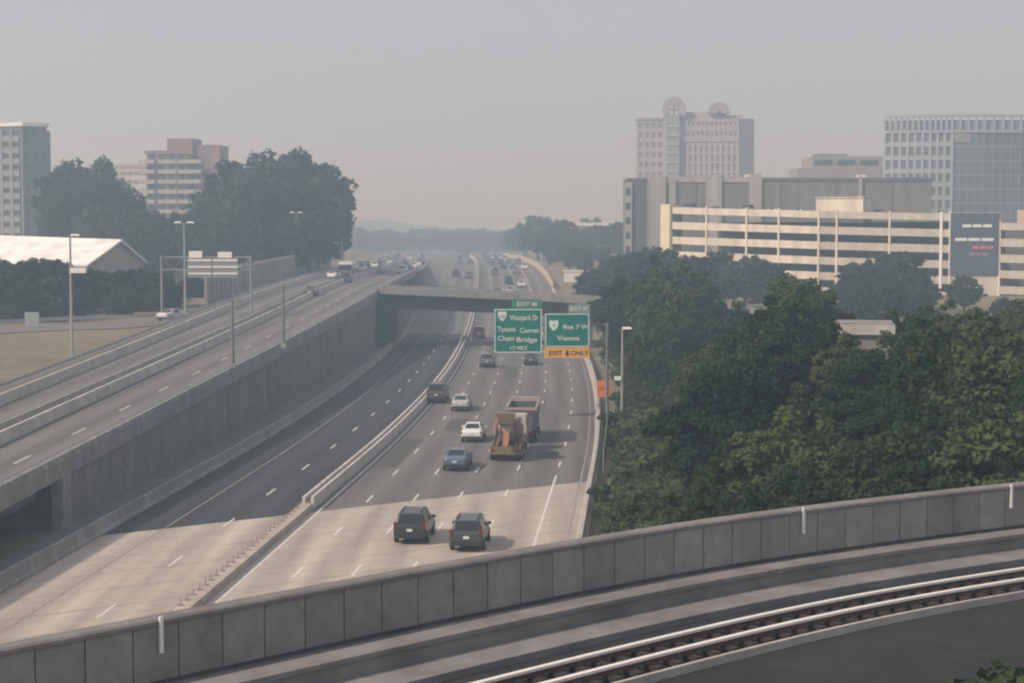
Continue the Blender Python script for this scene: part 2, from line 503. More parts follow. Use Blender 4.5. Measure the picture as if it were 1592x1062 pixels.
JERSEY = [(-.33,0),(-.33,.08),(-.19,.3),(-.11,.85),(.11,.85),(.19,.3),(.33,.08),(.33,0)]
o = empty('median_barrier', (0,0,0))
bar([(-.40,0),(-.36,.8),(-.18,.8),(-.17,.3),(-.15,0)], 0, 109, 900, 0).build('barrier_wall', M_medb, o)
bar([(.15,0),(.17,.3),(.18,.8),(.36,.8),(.40,0)], 0, 109, 900, 0).build('barrier_wall', M_medb, o)
bar([(-.145,0),(-.145,.55),(.145,.55),(.145,0)], 0, 109, 900, 0).build('infill', M_concd, o)
tag(o, 'pale concrete barrier dividing the two carriageways of the highway', 'barrier')
o = bar([(-.38,0),(-.34,.42),(.34,.42),(.38,0)], 0, 60, 108.9, 0).build('median_kerb', mat('median_tan',(.42,.36,.31),.85,.15,1.5,.1,streak=.5))
tag(o, 'low tan kerb dividing the concrete carriageways, lined with thin posts', 'kerb')
M_delin = mat('delineator_brown', (0.28, 0.20, 0.165), 0.7, 0.15, 4)
pm = MB().tube((0,0,0),(0,0,.38),.024,.018,8); pm.box(-.13,.13,-.13,.13,-0.0,.04)
pme = pm.mesh('delineator_post'); pme.materials.append(M_delin)
D, k = 79.0, 0
while D < 107:
    tag(link('delineator_post', pme, loc=(med(D)-.2, D, .42)), 'thin brown post standing on the low median kerb of the concrete carriageway', 'post', 'thin posts along the median kerb')
    D += 1.15; k += 1
o = bar(JERSEY, left_o, 62, 330, 0).build('roadside_barrier', M_conc)
tag(o, 'weathered concrete barrier at the foot of the long retaining wall', 'barrier')
o = bar(JERSEY, rights, 62, 400, 0).build('roadside_barrier', M_concl)
tag(o, 'pale concrete barrier edging the highway beside the wooded bank', 'barrier')
o = bar([(-.2,0),(-.2,1.7),(.2,1.7),(.2,0)], lambda D: rights(D)+.1, 405, 900, -.2).build('roadside_wall', mat('tan_wall',(.52,.43,.34),.85,.1,1))
tag(o, 'sunlit tan concrete wall along the far side of the highway beyond the overpass', 'wall')
p = Vector((med(425) + 24.5, 425, 0)); p.z = ground_h(p.x, 425)
o = MB().box(-2.9,2.9,-1.5,1.5,0,2.6).box(-3.1,3.1,-1.7,1.7,2.6,2.9).build('roadside_shed', M_white, loc=(p.x, p.y, p.z - .2))
tag(o, 'small flat white shed on the bank beyond the overpass', 'shed')

# green mesh fence behind the right barrier
M_fence = mat('fence_green', (0.03, 0.07, 0.06), 0.7, 0.1, 2)
fr = empty('screen_fence', (0,0,0), 0, 'dark green screen fence just behind the pale roadside barrier', 'fence')
D = 124.0
while D < 160:
    X, X2 = med(D) + rights(D) + .75, med(D+3) + rights(D) + .75
    MB().tube((X, D, -.2), (X, D, 2.0), .04, n=6).build('post', M_polem, fr)
    MB().hexa([(X+.0,D+.05,.25),(X+.04,D+.05,.25),(X2+.04,D+2.95,.25),(X2,D+2.95,.25)], [(X,D+.05,1.85),(X+.04,D+.05,1.85),(X2+.04,D+2.95,1.85),(X2,D+2.95,1.85)]).build('panel', M_fence, fr)
    D += 3

# ------------------------------------------------------------------ raised roadway with its retaining wall
rr_ = empty('raised_roadway', (0,0,0), 0, 'raised roadway climbing along the top of the grey retaining wall', 'roadway')
rr_['kind'] = 'thing'
set_lat(strip(lambda D: -w3(D) - .9, -.25, 40, 1000, zr, XR, 3).build('road_surface', M_asph, rr_), XR)
# bridge slab and girders near the camera
MB().sweep([[(XR(D)+.15, D, zr(D)-.03), (XR(D)+.15, D, zr(D)-.28), (XR(D)-14, D, zr(D)-.28), (XR(D)-14, D, zr(D)-.03)] for D in np.arange(40, 104.1, 4)]).build('deck_slab', M_conc, rr_)
for off in (-1.2, -4.2, -7.2, -10.2, -13.0):
    MB().sweep([[(XR(D)+off-.3, D, zr(D)-.28), (XR(D)+off+.3, D, zr(D)-.28), (XR(D)+off+.3, D, zr(D)-1.3), (XR(D)+off-.3, D, zr(D)-1.3)] for D in np.arange(40, 101.1, 4)]).build('girder', M_concd, rr_)
# parapet
PAR = [(-.22,-.05),(-.22,.85),(-.26,.88),(-.26,1.02),(.12,1.02),(.12,.88),(.16,.82),(.16,-.3),(.05,-.3),(-.1,-.05)]
bar(PAR, 0, 40, 365, zr, XR, 3).build('parapet', M_conc, rr_)
MB().sweep([[(XR(D)-.1+.06*math.cos(t), D, zr(D)+1.22+.06*math.sin(t)) for t in (0,1.57,3.14,4.71)] for D in drange(40,420,3)]).build('rail', M_steel, rr_)
pmesh = MB().box(-.04,.04,-.04,.04,0,.22).mesh('rail_post'); pmesh.materials.append(M_steel)
for D in np.arange(62, 330, 3.0): link('rail_post', pmesh, parent=rr_, loc=(XR(D)-.1, D, zr(D)+1.0))
INNER = [(-.3,0),(-.12,.8),(.12,.8),(.3,0)]
bar(INNER, lambda D: -w2(D), 60, 900, zr, XR).build('inner_barrier', M_concl, rr_)
bar(INNER, lambda D: -w2(D)-1.3, 60, 900, zr, XR).build('inner_barrier', M_conc, rr_)
bar(INNER, lambda D: -w3(D), 60, 900, zr, XR).build('outer_barrier', M_concl, rr_)
for off in (0.0, 1.1):     # W-beam rail along the outer edge
    bar([(-.05,.45),(-.05,.78),(.03,.78),(.03,.45)], lambda D: -w3(D)-1.0-off*.9, 70, 420, lambda D: zr(D)+.1, XR).build('guard_rail', M_steel, rr_)
D = 70.0
while D < 420:
    h = heading(D, XR)
    if D < 330: link('lane_dash', dash_mesh(0.14, 3.2), parent=rr_, loc=(XR(D)-w2(D)*.52, D, zr(D)+.012), rot=(math.atan((zr(D+2)-zr(D-2))/4), 0, h))
    D += 12.19
strip(-.95, -.8, 40, 700, lambda D: zr(D)+.008, XR).build('edge_line', M_paintw, rr_)
strip(lambda D: -w2(D)+.8, lambda D: -w2(D)+.95, 40, 700, lambda D: zr(D)+.008, XR).build('edge_line', M_paintw, rr_)
strip(lambda D: -w3(D)+.8, lambda D: -w3(D)+.95, 40, 700, lambda D: zr(D)+.008, XR).build('edge_line', M_paintw, rr_)
# retaining wall: precast panels in columns, coping, end pilaster, abutment
wl = empty('retaining_wall', (XR(102), 102, 0), 0, 'long grey retaining wall holding up the raised roadway', 'wall')
wl_inv = Vector((XR(102), 102, 0))
ds = list(np.arange(103.5, 258, 3.05))
backm = MB()
for i in range(len(ds)-1):
    a, b = ds[i], ds[i+1]
    top = lambda D: zr(D) - .32
    nrow = max(2, int(round(top(a)/1.5)))
    for r in range(nrow):
        za0, za1 = top(a)*r/nrow - (.1 if r == 0 else 0), top(a)*(r+1)/nrow
        zb0, zb1 = top(b)*r/nrow - (.1 if r == 0 else 0), top(b)*(r+1)/nrow
        e = .02
        jt = random.uniform(-.008, .008)
        q = lambda D, t: XR(D) + t
        pts = [(q(a,-.2),a+e,za0+e),(q(a,0)+jt,a+e,za0+e),(q(b,0)+jt,b-e,zb0+e),(q(b,-.2),b-e,zb0+e)]
        tp = [(q(a,-.2),a+e,za1-e),(q(a,0)+jt,a+e,za1-e),(q(b,0)+jt,b-e,zb1-e),(q(b,-.2),b-e,zb1-e)]
        MB().hexa([Vector(p_)-wl_inv for p_ in pts], [Vector(p_)-wl_inv for p_ in tp]).build('panel', M_wall, wl)
MB().sweep([[Vector((XR(D)-.16, D, -.2))-wl_inv, Vector((XR(D)-.05, D, -.2))-wl_inv, Vector((XR(D)-.05, D, zr(D)-.3))-wl_inv, Vector((XR(D)-.16, D, zr(D)-.3))-wl_inv] for D in np.arange(103.5, 258.1, 3)]).build('backing', M_concd, wl)
MB().sweep([[Vector((XR(D)-.2, D, zr(D)-.32))-wl_inv, Vector((XR(D)+.09, D, zr(D)-.32))-wl_inv, Vector((XR(D)+.09, D, zr(D)-.1))-wl_inv, Vector((XR(D)-.2, D, zr(D)-.1))-wl_inv] for D in np.arange(103.5, 258.1, 3)]).build('coping', M_conc, wl)
MB().box(-.5,.2,-.4,1.4,-.2,3.1).build('pilaster', M_conc, wl)
MB().box(-15,-.5,0.2,1.2,-.2,3.05).build('abutment', M_concd, wl)
# verge strip between barrier and wall
mb = MB().sweep([[(XR(D)+.05, D, .12), (med(D)-11.0, D, .12)] for D in drange(60, 258, 4)], closed=False)
tag(mb.build('verge_path', M_concd), kind='structure')

# ------------------------------------------------------------------ overpass across the highway
ov = empty('overpass', (-20, 258, 0), 0, 'concrete overpass spanning the highway behind the green signs', 'bridge')
ovx = [-0.5 + k * 2.0 for k in range(31)]
def ovz(x): return 8.2 - max(0, x) * .045 - max(0, x-24)*.02
def ovy(x): return -max(0.0, x - 20) ** 2 * .006
def ovsec(x, y0, y1, z0, z1): return [(x, y0+ovy(x), ovz(x)+z0), (x, y1+ovy(x), ovz(x)+z0), (x, y1+ovy(x), ovz(x)+z1), (x, y0+ovy(x), ovz(x)+z1)]
MB().sweep([ovsec(x, .2, 11.8, -.25, 0) for x in ovx]).build('deck', M_asph, ov)
MB().sweep([ovsec(x, -.05, .35, -.12, .82) for x in ovx]).build('parapet', M_conc, ov)
MB().sweep([ovsec(x, 11.65, 12.05, -.12, .82) for x in ovx]).build('parapet', M_conc, ov)
M_gird = mat('girder_dark', (0.055, 0.050, 0.055), .85, .12, 1.0)  # shade below the deck is put into this dark colour
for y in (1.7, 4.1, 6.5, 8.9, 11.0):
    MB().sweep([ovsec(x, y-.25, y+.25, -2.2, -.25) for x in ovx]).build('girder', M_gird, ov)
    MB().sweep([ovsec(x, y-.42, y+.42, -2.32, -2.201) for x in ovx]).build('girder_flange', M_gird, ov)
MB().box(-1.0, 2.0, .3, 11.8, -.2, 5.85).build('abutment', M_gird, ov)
MB().box(30.2, 32.2, -.4, 11.4, -.2, 4.2).build('abutment', M_concd, ov)

# ------------------------------------------------------------------ metro guideway in front
gpx = [(-420,1085),(-200,1042),(0,1003),(230,962),(500,910),(600,890),(800,857),(915,837),(1000,821),(1246,788),(1400,771),(1592,749),(1800,732),(2050,712)]
GZ = 9.0
gp = [P(x, y, GZ) for x, y in gpx]
gX = pch([p_.x for p_ in gp], [p_.y for p_ in gp])
# resample along arc length and smooth
raw = [Vector((x, gX(x), 0)) for x in np.arange(gp[0].x, gp[-1].x, .25)]
arr = np.array([[p_.x, p_.y] for p_ in raw])
for _ in range(400): arr[1:-1] = .5*arr[1:-1] + .25*(arr[:-2] + arr[2:])
seg = np.r_[0, np.cumsum(np.hypot(*np.diff(arr, axis=0).T))]
GL = seg[-1]
def gpt(s, off=0.0, z=0.0):
    x, y = np.interp(s, seg, arr[:,0]), np.interp(s, seg, arr[:,1])
    x2, y2 = np.interp(min(s+.5, GL), seg, arr[:,0]), np.interp(min(s+.5, GL), seg, arr[:,1])
    x1, y1 = np.interp(max(s-.5, 0), seg, arr[:,0]), np.interp(max(s-.5, 0), seg, arr[:,1])
    t = Vector((x2-x1, y2-y1, 0)).normalized()
    n = Vector((t.y, -t.x, 0))
    return Vector((x, y, 0)) + n*off + Vector((0, 0, z))
def gang(s): a, b = gpt(max(s-.5,0)), gpt(min(s+.5,GL)); return math.atan2(b.y-a.y, b.x-a.x)
def gbar(sec, s0=0.0, s1=None, step=1.0):
    s1 = GL if s1 is None else s1
    n = max(2, int((s1-s0)/step))
    return MB().sweep([[gpt(s0+(s1-s0)*i/n, a, b) for a, b in sec] for i in range(n+1)])
gw = empty('metro_guideway', (0,0,0), 0, 'elevated rail guideway with grey panelled parapet crossing the foreground', 'bridge')
def rect(a0, a1, b0, b1): return [(a0,b0),(a1,b0),(a1,b1),(a0,b1)]
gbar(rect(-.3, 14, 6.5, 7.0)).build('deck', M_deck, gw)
gbar(rect(1.5, 9, 5.0, 6.5)).build('box_girder', M_concd, gw)
gbar(rect(-.16, .1, 7.0, 8.86)).build('parapet_core', M_concd, gw)
s = .2
while s < GL - 1.3:                                   # precast panels, one by one
    L = 1.24
    a, b = s + .02, s + L - .02
    jt = random.uniform(-.008, .01)
    MB().sweep([[gpt(a, .1, 7.55), gpt(a, .2+jt, 7.55), gpt(a, .2+jt, 8.84), gpt(a, .1, 8.84)], [gpt(b, .1, 7.55), gpt(b, .2+jt, 7.55), gpt(b, .2+jt, 8.84), gpt(b, .1, 8.84)]]).build('panel', M_para, gw)
    s += L
gbar([(-.22,8.86),(.26,8.86),(.26,8.95),(.2,9.0),(-.22,9.0)]).build('coping', M_walk, gw)
gbar(rect(.12, .8, 7.0, 7.42)).build('cable_trough', M_deck2, gw)
gbar(rect(1.0, 2.1, 7.0, 7.6)).build('walkway', M_deck2, gw)
gbar([(1.9,7.6),(2.2,7.6),(2.2,7.72),(1.9,7.72)]).build('walkway_edge', M_walk, gw)
gbar(rect(2.1, 3.4, 7.0, 7.2)).build('bench_slab', M_deck2, gw)
for off in (5.0, 6.12):
    gbar([(off-.07,7.18),(off+.07,7.18),(off+.02,7.21),(off+.02,7.30),(off-.02,7.30),(off-.02,7.21)]).build('rail_web', M_railside, gw)
    gbar([(off-.08,7.30),(off+.08,7.30),(off+.08,7.37),(off-.08,7.37)]).build('rail_head', M_rail, gw)
gbar(rect(6.85, 6.97, 7.0, 7.22)).build('plinth_edge', M_concl, gw)
gbar(rect(4.3, 4.42, 7.0, 7.12)).build('plinth_edge', M_concd, gw)
tm = MB().box(-.12,.12,-.42,.42,.06,.16).mesh('tie_block'); tm.materials.append(M_tie)
cm = MB().box(-.13,.13,-.09,.09,0,.08).mesh('rail_clip'); cm.materials.append(M_concl)
s = 14.0
while s < GL - 6:
    for off in (5.0, 6.12):
        link('tie_block', tm, parent=gw, loc=gpt(s, off, 7.0), rot=(0,0,gang(s)))
    link('rail_clip', cm, parent=gw, loc=gpt(s, 4.72, 7.16), rot=(0,0,gang(s)))
    s += .76
for px in (232, 1246, 1570):                           # white marker bars on the parapet
    best = min(np.arange(0, GL, .1), key=lambda s_: abs(796 + FPX*gpt(s_).x/gpt(s_).y - px))
    MB().box(-.045,.045,-.03,.03,0,.85).build('marker_bar', M_white, gw, loc=gpt(best, .26, 8.2), rot=(0,0,gang(best)))

# ------------------------------------------------------------------ green overhead signs
SD = 160.0
def sx(x): return (x-796)/FPX*SD*1.0
sg = empty('sign_gantry', (8.95, SD+.9, .1), 0, 'slim cantilever gantry post holding the green highway signs beside the trees', 'gantry')
MB().tube((0,0,-.6),(0,0,9.0),.17,.14,12).build('post', M_polem2, sg)
MB().box(-.45,.45,-.45,.45,-.7,.1).build('footing', M_conc, sg)
for z in (7.2, 8.8): MB().tube((.1,0,z),(-10.4,0,z),.08,.07,8).build('arm', M_polem2, sg)
for k in range(8):
    a = -.3 - k*1.25
    MB().tube((a,0,7.2),(a-1.2,0,8.8),.04,n=6).build('brace', M_polem2, sg)
def text(s_, parent, x, z, size, m, y=-.09, width=None):
    cu = bpy.data.curves.new('lettering', 'FONT')
    cu.body = s_; cu.size = size; cu.align_x = 'CENTER'; cu.extrude = .008; cu.offset = .012 * size
    t = bpy.data.objects.new('tmp_text', cu)
    C.objects.link(t)
    dg = bpy.context.evaluated_depsgraph_get()
    me_ = bpy.data.meshes.new_from_object(t.evaluated_get(dg))
    bpy.data.objects.remove(t)
    me_.name = 'lettering'
    me_.materials.clear(); me_.materials.append(m)
    o_ = link('lettering', me_, None, parent, (x, y, z), (R(90), 0, 0))
    if width:
        cw = max(v.co.x for v in me_.vertices) - min(v.co.x for v in me_.vertices)
        o_.scale = (width / cw, 1, 1)
    return o_
def zz(y): return Q(796, y, SD).z
def sign_panel(name, x0, x1, ytop, ybot, label, face=M_green):
    X0, X1, Z0, Z1 = sx(x0), sx(x1), zz(ybot), zz(ytop)
    o_ = empty(name, ((X0+X1)/2, SD, Z0), R(2.0), label, 'sign')
    W, H = X1-X0, Z1-Z0
    MB().box(-W/2, W/2, -.05, .05, 0, H).build('panel', face, o_)
    b = .09
    f = MB().box(-W/2+.04, W/2-.04, -.066, -.052, .04, .04+b).box(-W/2+.04, W/2-.04, -.066, -.052, H-.04-b, H-.04)
    f.box(-W/2+.04, -W/2+.04+b, -.066, -.052, .04+b, H-.04-b).box(W/2-.04-b, W/2-.04, -.066, -.052, .04+b, H-.04-b)
    f.build('border', M_signw, o_)
    MB().box(-W/2+.3, -W/2+.42, .05, .75, .3, H-.3).box(W/2-.42, W/2-.3, .05, .75, .3, H-.3).build('bracket', M_polem, o_)
    return o_, W, H
def shield(parent, x, z, h, num):
    w_ = h*.86
    pts = [(-.5,.42),(-.3,.5),(0,.44),(.3,.5),(.5,.42),(.5,.05),(.34,-.25),(0,-.5),(-.34,-.25),(-.5,.05)]
    MB().prism([(x+a*w_, z+b*h) for a, b in pts], -.075, -.055).build('route_shield', M_signw, parent)
    text(num, parent, x, z-.14*h, h*.4, M_black, -.085)
o, W, H = sign_panel('guide_sign', 768, 843, 480, 549, 'left green overhead sign with white shield and four lines of lettering')
shield(o, -W*.33, H*.83, .95, '123')
text('Westpark Dr', o, .55, H*.74, .72, M_signw, width=2.7)
text('Tysons', o, -W*.24, H*.49, .66, M_signw, width=1.7); text('Corner', o, W*.24, H*.46, .66, M_signw, width=1.85)
text('Chain', o, -W*.25, H*.28, .66, M_signw, width=1.5); text('Bridge', o, W*.18, H*.25, .66, M_signw, width=1.9)
text('1/2 MILE', o, 0, H*.08, .48, M_signw, width=1.6)
MB().box(-.6, W/2, -.05, .05, H+.02, H+.88).build('exit_tab', mat('sign_green_pale', (.05,.2,.15), .5, .05, 1), o)
text('EXIT 46', o, .85, H+.24, .58, M_signw)
o, W, H = sign_panel('guide_sign', 847, 917, 487, 540, 'right green overhead sign with white shield above a yellow exit panel')
shield(o, -W*.3, H*.64, 1.0, '7')
text('Rte', o, .1, H*.53, .62, M_signw, width=.95); text('7', o, .95, H*.53, .62, M_signw); text('W', o, 1.6, H*.53, .62, M_signw)
text('Vienna', o, .1, H*.2, .66, M_signw, width=2.1)
MB().box(-W/2+.0, W/2, -.06, .06, -.98, -.02).build('yellow_panel', M_yellow, o)
text('EXIT', o, -1.1, -.74, .62, M_black, -.075); text('ONLY', o, 1.15, -.74, .62, M_black, -.075)
MB().prism([(-.1,-.25),(.1,-.25),(.1,-.55),(.26,-.55),(0,-.85),(-.26,-.55),(-.1,-.55)], -.08, -.065).build('arrow', M_black, o)
MB().box(.1, W/2, -.05, .05, H+.02, H+.8).build('exit_tab', mat('sign_green_grey', (.22,.30,.29), .5, .05, 1), o)
text('EXIT 47', o, 1.1, H+.22, .5, M_signw)

# orange roadside sign
p = P(938, 640, .1)
o = empty('roadside_sign', (p.x, p.y, 0), 0, 'small orange sign on a post behind the roadside barrier', 'sign')
MB().box(-.62,.62,-.03,.03,1.5,3.15).build('panel', M_orange, o)
MB().box(-.5,.5,-.045,-.032,2.2,2.5).build('band', mat('sign_red',(.5,.12,.06),.5,.05,1), o)
for x in (-.4,.4): MB().box(x-.04,x+.04,.03,.11,-.2,3.0).build('post', M_polem, o)

# ------------------------------------------------------------------ light poles
def light_pole(loc, h, label, double=True, arm=.8, box=None, rz=0, pm_=None):
    o_ = empty('light_pole', loc, rz, label, 'light pole', 'light poles along the roads')
    MB().tube((0,0,-.3),(0,0,h),.16,.09,10).build('pole', pm_ or M_polem, o_)
    MB().box(-.25,.25,-.25,.25,-.3,.15).build('base', M_conc, o_)
    for s_ in ((-1,1) if double else (1,)):
        MB().tube((0,0,h-.15),(s_*arm,0,h+.12),.05,.04,8).build('arm', pm_ or M_polem, o_)
        MB().hexa([(s_*arm-.45,-.2,h+.02),(s_*arm+.45,-.2,h+.02),(s_*arm+.45,.2,h+.02),(s_*arm-.45,.2,h+.02)],[(s_*arm-.35,-.14,h+.2),(s_*arm+.35,-.14,h+.2),(s_*arm+.35,.14,h+.2),(s_*arm-.35,.14,h+.2)]).build('lamp_head', M_white if pm_ is None else pm_, o_)
    if box: MB().box(.0,1.5,-.2,.2,box,box+.5).build('camera_box', M_white, o_)
    return o_
def pole_at(px, ytop, ybase, zb, *a, **k):
    b = P(px, ybase, zb)
    t = Q(px, ytop, b.y)
    return light_pole((b.x, b.y, zb), t.z - zb, *a, **k)
pole_at(112, 367, 552, 5.6, 'tall grey light pole with a small white box, beside the tan grass bank', False, .5, box=8.0)
pole_at(288, 347, 488, 7.2, 'light pole standing by the pale overhead sign frame')
pole_at(395, 330, 415, 8.4, 'light pole in front of the dense trees, between the sign frames')
pole_at(461, 331, 430, 8.3, 'light pole at the near end of the distant sign frame')
pole_at(545, 353, 402, 8.3, 'distant light pole at the edge of the tall tree mass', arm=1.2)
pole_at(362, 468, 568, 5.9, 'slim pole on the raised road parapet, nearer of two', False, .3, pm_=M_polem2)
pole_at(441, 446, 536, 7.1, 'slim pole on the raised road parapet, farther of two', False, .3, pm_=M_polem2)
o = pole_at(967, 512, 660, .3, 'slim grey pole with a sensor box in front of the roadside trees', False, .4)
MB().box(-.7,-.1,-.2,.2,4.0,4.35).build('sensor_box', M_white, o)

# ------------------------------------------------------------------ sign frames on the left (seen from behind)
b = P(252, 487, 7.0)
fr = empty('overhead_gantry', (b.x, b.y, 7.0), R(0), 'overhead sign frame left of the raised road, showing pale sign backs', 'gantry')
L = 10.0
for x in (0, L+1.5): MB().tube((x,0,-.2),(x,0,7.4),.16,.14,10).build('post', M_gsteel, fr)
for z in (5.6, 7.2): MB().tube((0,0,z),(L+1.5,0,z),.09,n=8).build('chord', M_gsteel, fr)
for k in range(8): MB().tube((k*1.44,0,5.6 if k%2 else 7.2),((k+1)*1.44,0,7.2 if k%2 else 5.6),.045,n=6).build('brace', M_gsteel, fr)
for x0, x1 in ((3.4,6.5),(6.6,9.9)):
    sp = MB().box(x0,x1,-.3,-.22,4.6,7.1).build('sign_back', M_gsteel, fr)
    for z in (5.0, 5.85, 6.7): MB().box(x0+.05,x1-.05,-.38,-.301,z,z+.22).build('rib', M_white, sp)
for x0, x1, z1 in ((3.6,5.3,8.0),(7.3,9.1,7.9)): MB().box(x0,x1,-.3,-.22,7.15,z1).build('sign_tab', M_white, fr)
b = P(458, 425, 8.2)
fr = empty('overhead_gantry', (b.x, b.y, 8.2), 0, 'distant pale sign frame spanning the raised road before the trees', 'gantry')
for x in (0, 10.2): MB().tube((x,0,-.2),(x,0,7.6),.2,.17,8).build('post', M_steel, fr)
MB().box(0,10.2,-.15,.15,6.3,7.3).build('truss', M_steel, fr)
for x0 in (1.2,5.4): MB().box(x0,x0+3.8,-.35,-.2,6.4,7.2).build('sign_back', M_white, fr)
p = P(50, 512, 5.9)
o = empty('small_sign', (p.x, p.y, 5.85), 0, 'small square sign back on two legs at the foot of dark trees', 'sign')
MB().box(-.85,.85,-.04,.04,.5,2.1).build('panel', M_steel, o)
MB().box(-.55,.55,-.06,-.042,.8,1.8).build('frame', M_polem, o)
for x in (-.6,.6): MB().box(x-.04,x+.04,.042,.12,-.2,2.0).build('leg', M_polem, o)

# street left of the raised road, with guard rail
sf = None
st = [P(-160,528,5.7), P(0,514,5.9), P(120,506,6.2), P(240,496,6.7), P(330,483,7.2), P(392,466,7.9)]
sf = pch([q.x for q in st], [q.y for q in st]); sh = lambda x: ground_h(x, sf(x)+5.8)
def street(y0, y1, dz): return MB().sweep([[(x, sf(x)+y0, ground_h(x, sf(x)+y0)+dz), (x, sf(x)+y1, ground_h(x, sf(x)+y1)+dz)] for x in np.arange(st[0].x, st[-1].x, 1)], closed=False)
tag(street(-6, 5, .08).build('side_street', M_asph), kind='structure')
gr = empty('guard_rail', (0,0,0), 0, 'steel guard rail along the side street at the foot of dark trees', 'guard rail')
MB().sweep([[(x, sf(x)+5.8, sh(x)+.4), (x, sf(x)+5.85, sh(x)+.4), (x, sf(x)+5.85, sh(x)+.85), (x, sf(x)+5.8, sh(x)+.85)] for x in np.arange(st[0].x, st[-1].x-3, 2)]).build('beam', M_steel, gr)
for x in np.arange(st[0].x+1, st[-1].x-4, 3): MB().box(x-.07,x+.07,sf(x)+5.9,sf(x)+6.05,sh(x)-.4,sh(x)+.8).build('post', M_polem, gr)

# noise wall beside the raised road
nw = empty('noise_wall', (0,0,0), 0, 'grey noise wall of tall panels beside the raised road, under the trees', 'wall')
M_noise = mat('noise_wall_panel', (0.27,0.27,0.275), .9, .12, .6, streak=.5)
D = 240.0
while D < 420:
    X, X2 = XR(D)-w3(D)-4.5, XR(D+4)-w3(D+4)-4.5
    z0 = min(zr(D), zl(D)) - .3
    MB().box(X-.2,X+.2,D-.2,D+.2,z0,z0+4.7).build('post', M_conc, nw)
    MB().hexa([(X-.08,D+.2,z0),(X+.08,D+.2,z0),(X2+.08,D+3.8,z0),(X2-.08,D+3.8,z0)],[(X-.08,D+.2,z0+4.4),(X+.08,D+.2,z0+4.4),(X2+.08,D+3.8,z0+4.4),(X2-.08,D+3.8,z0+4.4)]).build('panel', M_noise, nw)
    D += 4

# ------------------------------------------------------------------ far overpass
fo = empty('far_overpass', (Q(440,370,900).x, 900, 0), 0, 'distant overpass crossing the highway in the haze', 'bridge')
MB().box(0,118,0,11,10.4,11.4).build('deck', M_concd, fo)
MB().box(0,118,-.3,-.02,10.9,12.6).build('parapet', M_gird, fo)
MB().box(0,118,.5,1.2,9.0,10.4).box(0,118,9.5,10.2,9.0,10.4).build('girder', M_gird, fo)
for x in (22, 46, 71, 96): MB().box(x,x+1.4,2,9,-.2,9.0).build('pier', M_concd, fo)

# ------------------------------------------------------------------ buildings
WM = {}
def boxmesh(name, dims, m):
    key = (name, tuple(round(d, 3) for d in dims), m.name)
    if key not in WM:
        WM[key] = MB().box(-dims[0]/2, dims[0]/2, -dims[1]/2, dims[1]/2, 0, dims[2]).mesh(name)
        WM[key].materials.append(m)
    return WM[key]
def facade(root, a, b, z0, z1, cols, rows, mw, msp, mp, pier_w=.5, span_h=1.2, proud=.3, win=True, vpiers=True, spans=True, wlabel='window'):
    """windows, piers and spandrels on the wall from a to b (root-local xy); outward normal is to the right of a->b"""
    a, b = Vector((a[0], a[1], 0)), Vector((b[0], b[1], 0))
    d = b - a; L = d.length; t = d / L; n = Vector((t.y, -t.x, 0)); ang = math.atan2(t.y, t.x)
    cw, rh = L/cols, (z1-z0)/rows
    for r in range(rows):
        zb = z0 + r*rh
        if spans: link('spandrel', boxmesh('spandrel', (L, proud, span_h), msp), parent=root, loc=a + d*.5 + n*(proud*.5+.01) + Vector((0,0,zb)), rot=(0,0,ang))
        if win:
            for c in range(cols):
                link(wlabel, boxmesh(wlabel, (cw-pier_w, .08, rh-span_h), mw), parent=root, loc=a + t*((c+.5)*cw) + n*.05 + Vector((0,0,zb+span_h)), rot=(0,0,ang))
    if vpiers:
        for c in range(cols+1):
            link('pier', boxmesh('pier', (pier_w, proud+.12, z1-z0), mp), parent=root, loc=a + t*(c*cw) + n*((proud+.12)*.5+.015) + Vector((0,0,z0)), rot=(0,0,ang))

# parking garage (front face about 350 m away)
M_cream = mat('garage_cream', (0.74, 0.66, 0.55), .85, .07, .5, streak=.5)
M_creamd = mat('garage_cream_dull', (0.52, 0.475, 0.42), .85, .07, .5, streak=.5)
GD0, GD1 = 352.0, 322.0
ga, gb = Q(1040, 322, GD0), Q(1640, 340, GD1)
ang = math.atan2(gb.y-ga.y, gb.x-ga.x)
GLn = (Vector((gb.x, gb.y, 0)) - Vector((ga.x, ga.y, 0))).length
pg = empty('parking_garage', (ga.x, ga.y, 0), ang, 'long cream open-deck parking garage rising above the trees', 'building')
def gx(px):          # local x on the garage front for a pixel column
    u = (px-796)/FPX
    ca_, sa_ = math.cos(ang), math.sin(ang)
    return (u*ga.y - ga.x) / (ca_ - u*sa_)
FLH, TOP, SLOPE = 3.0, 22.2, -.030
xe = [gx(v) for v in (1043,1098,1160,1210,1272,1300,1382,1462,1476,1553,1640)]
NL = 6
def gz(x): return SLOPE * max(0, min(x, xe[5])) + (-.022 * max(0, x - xe[5]))
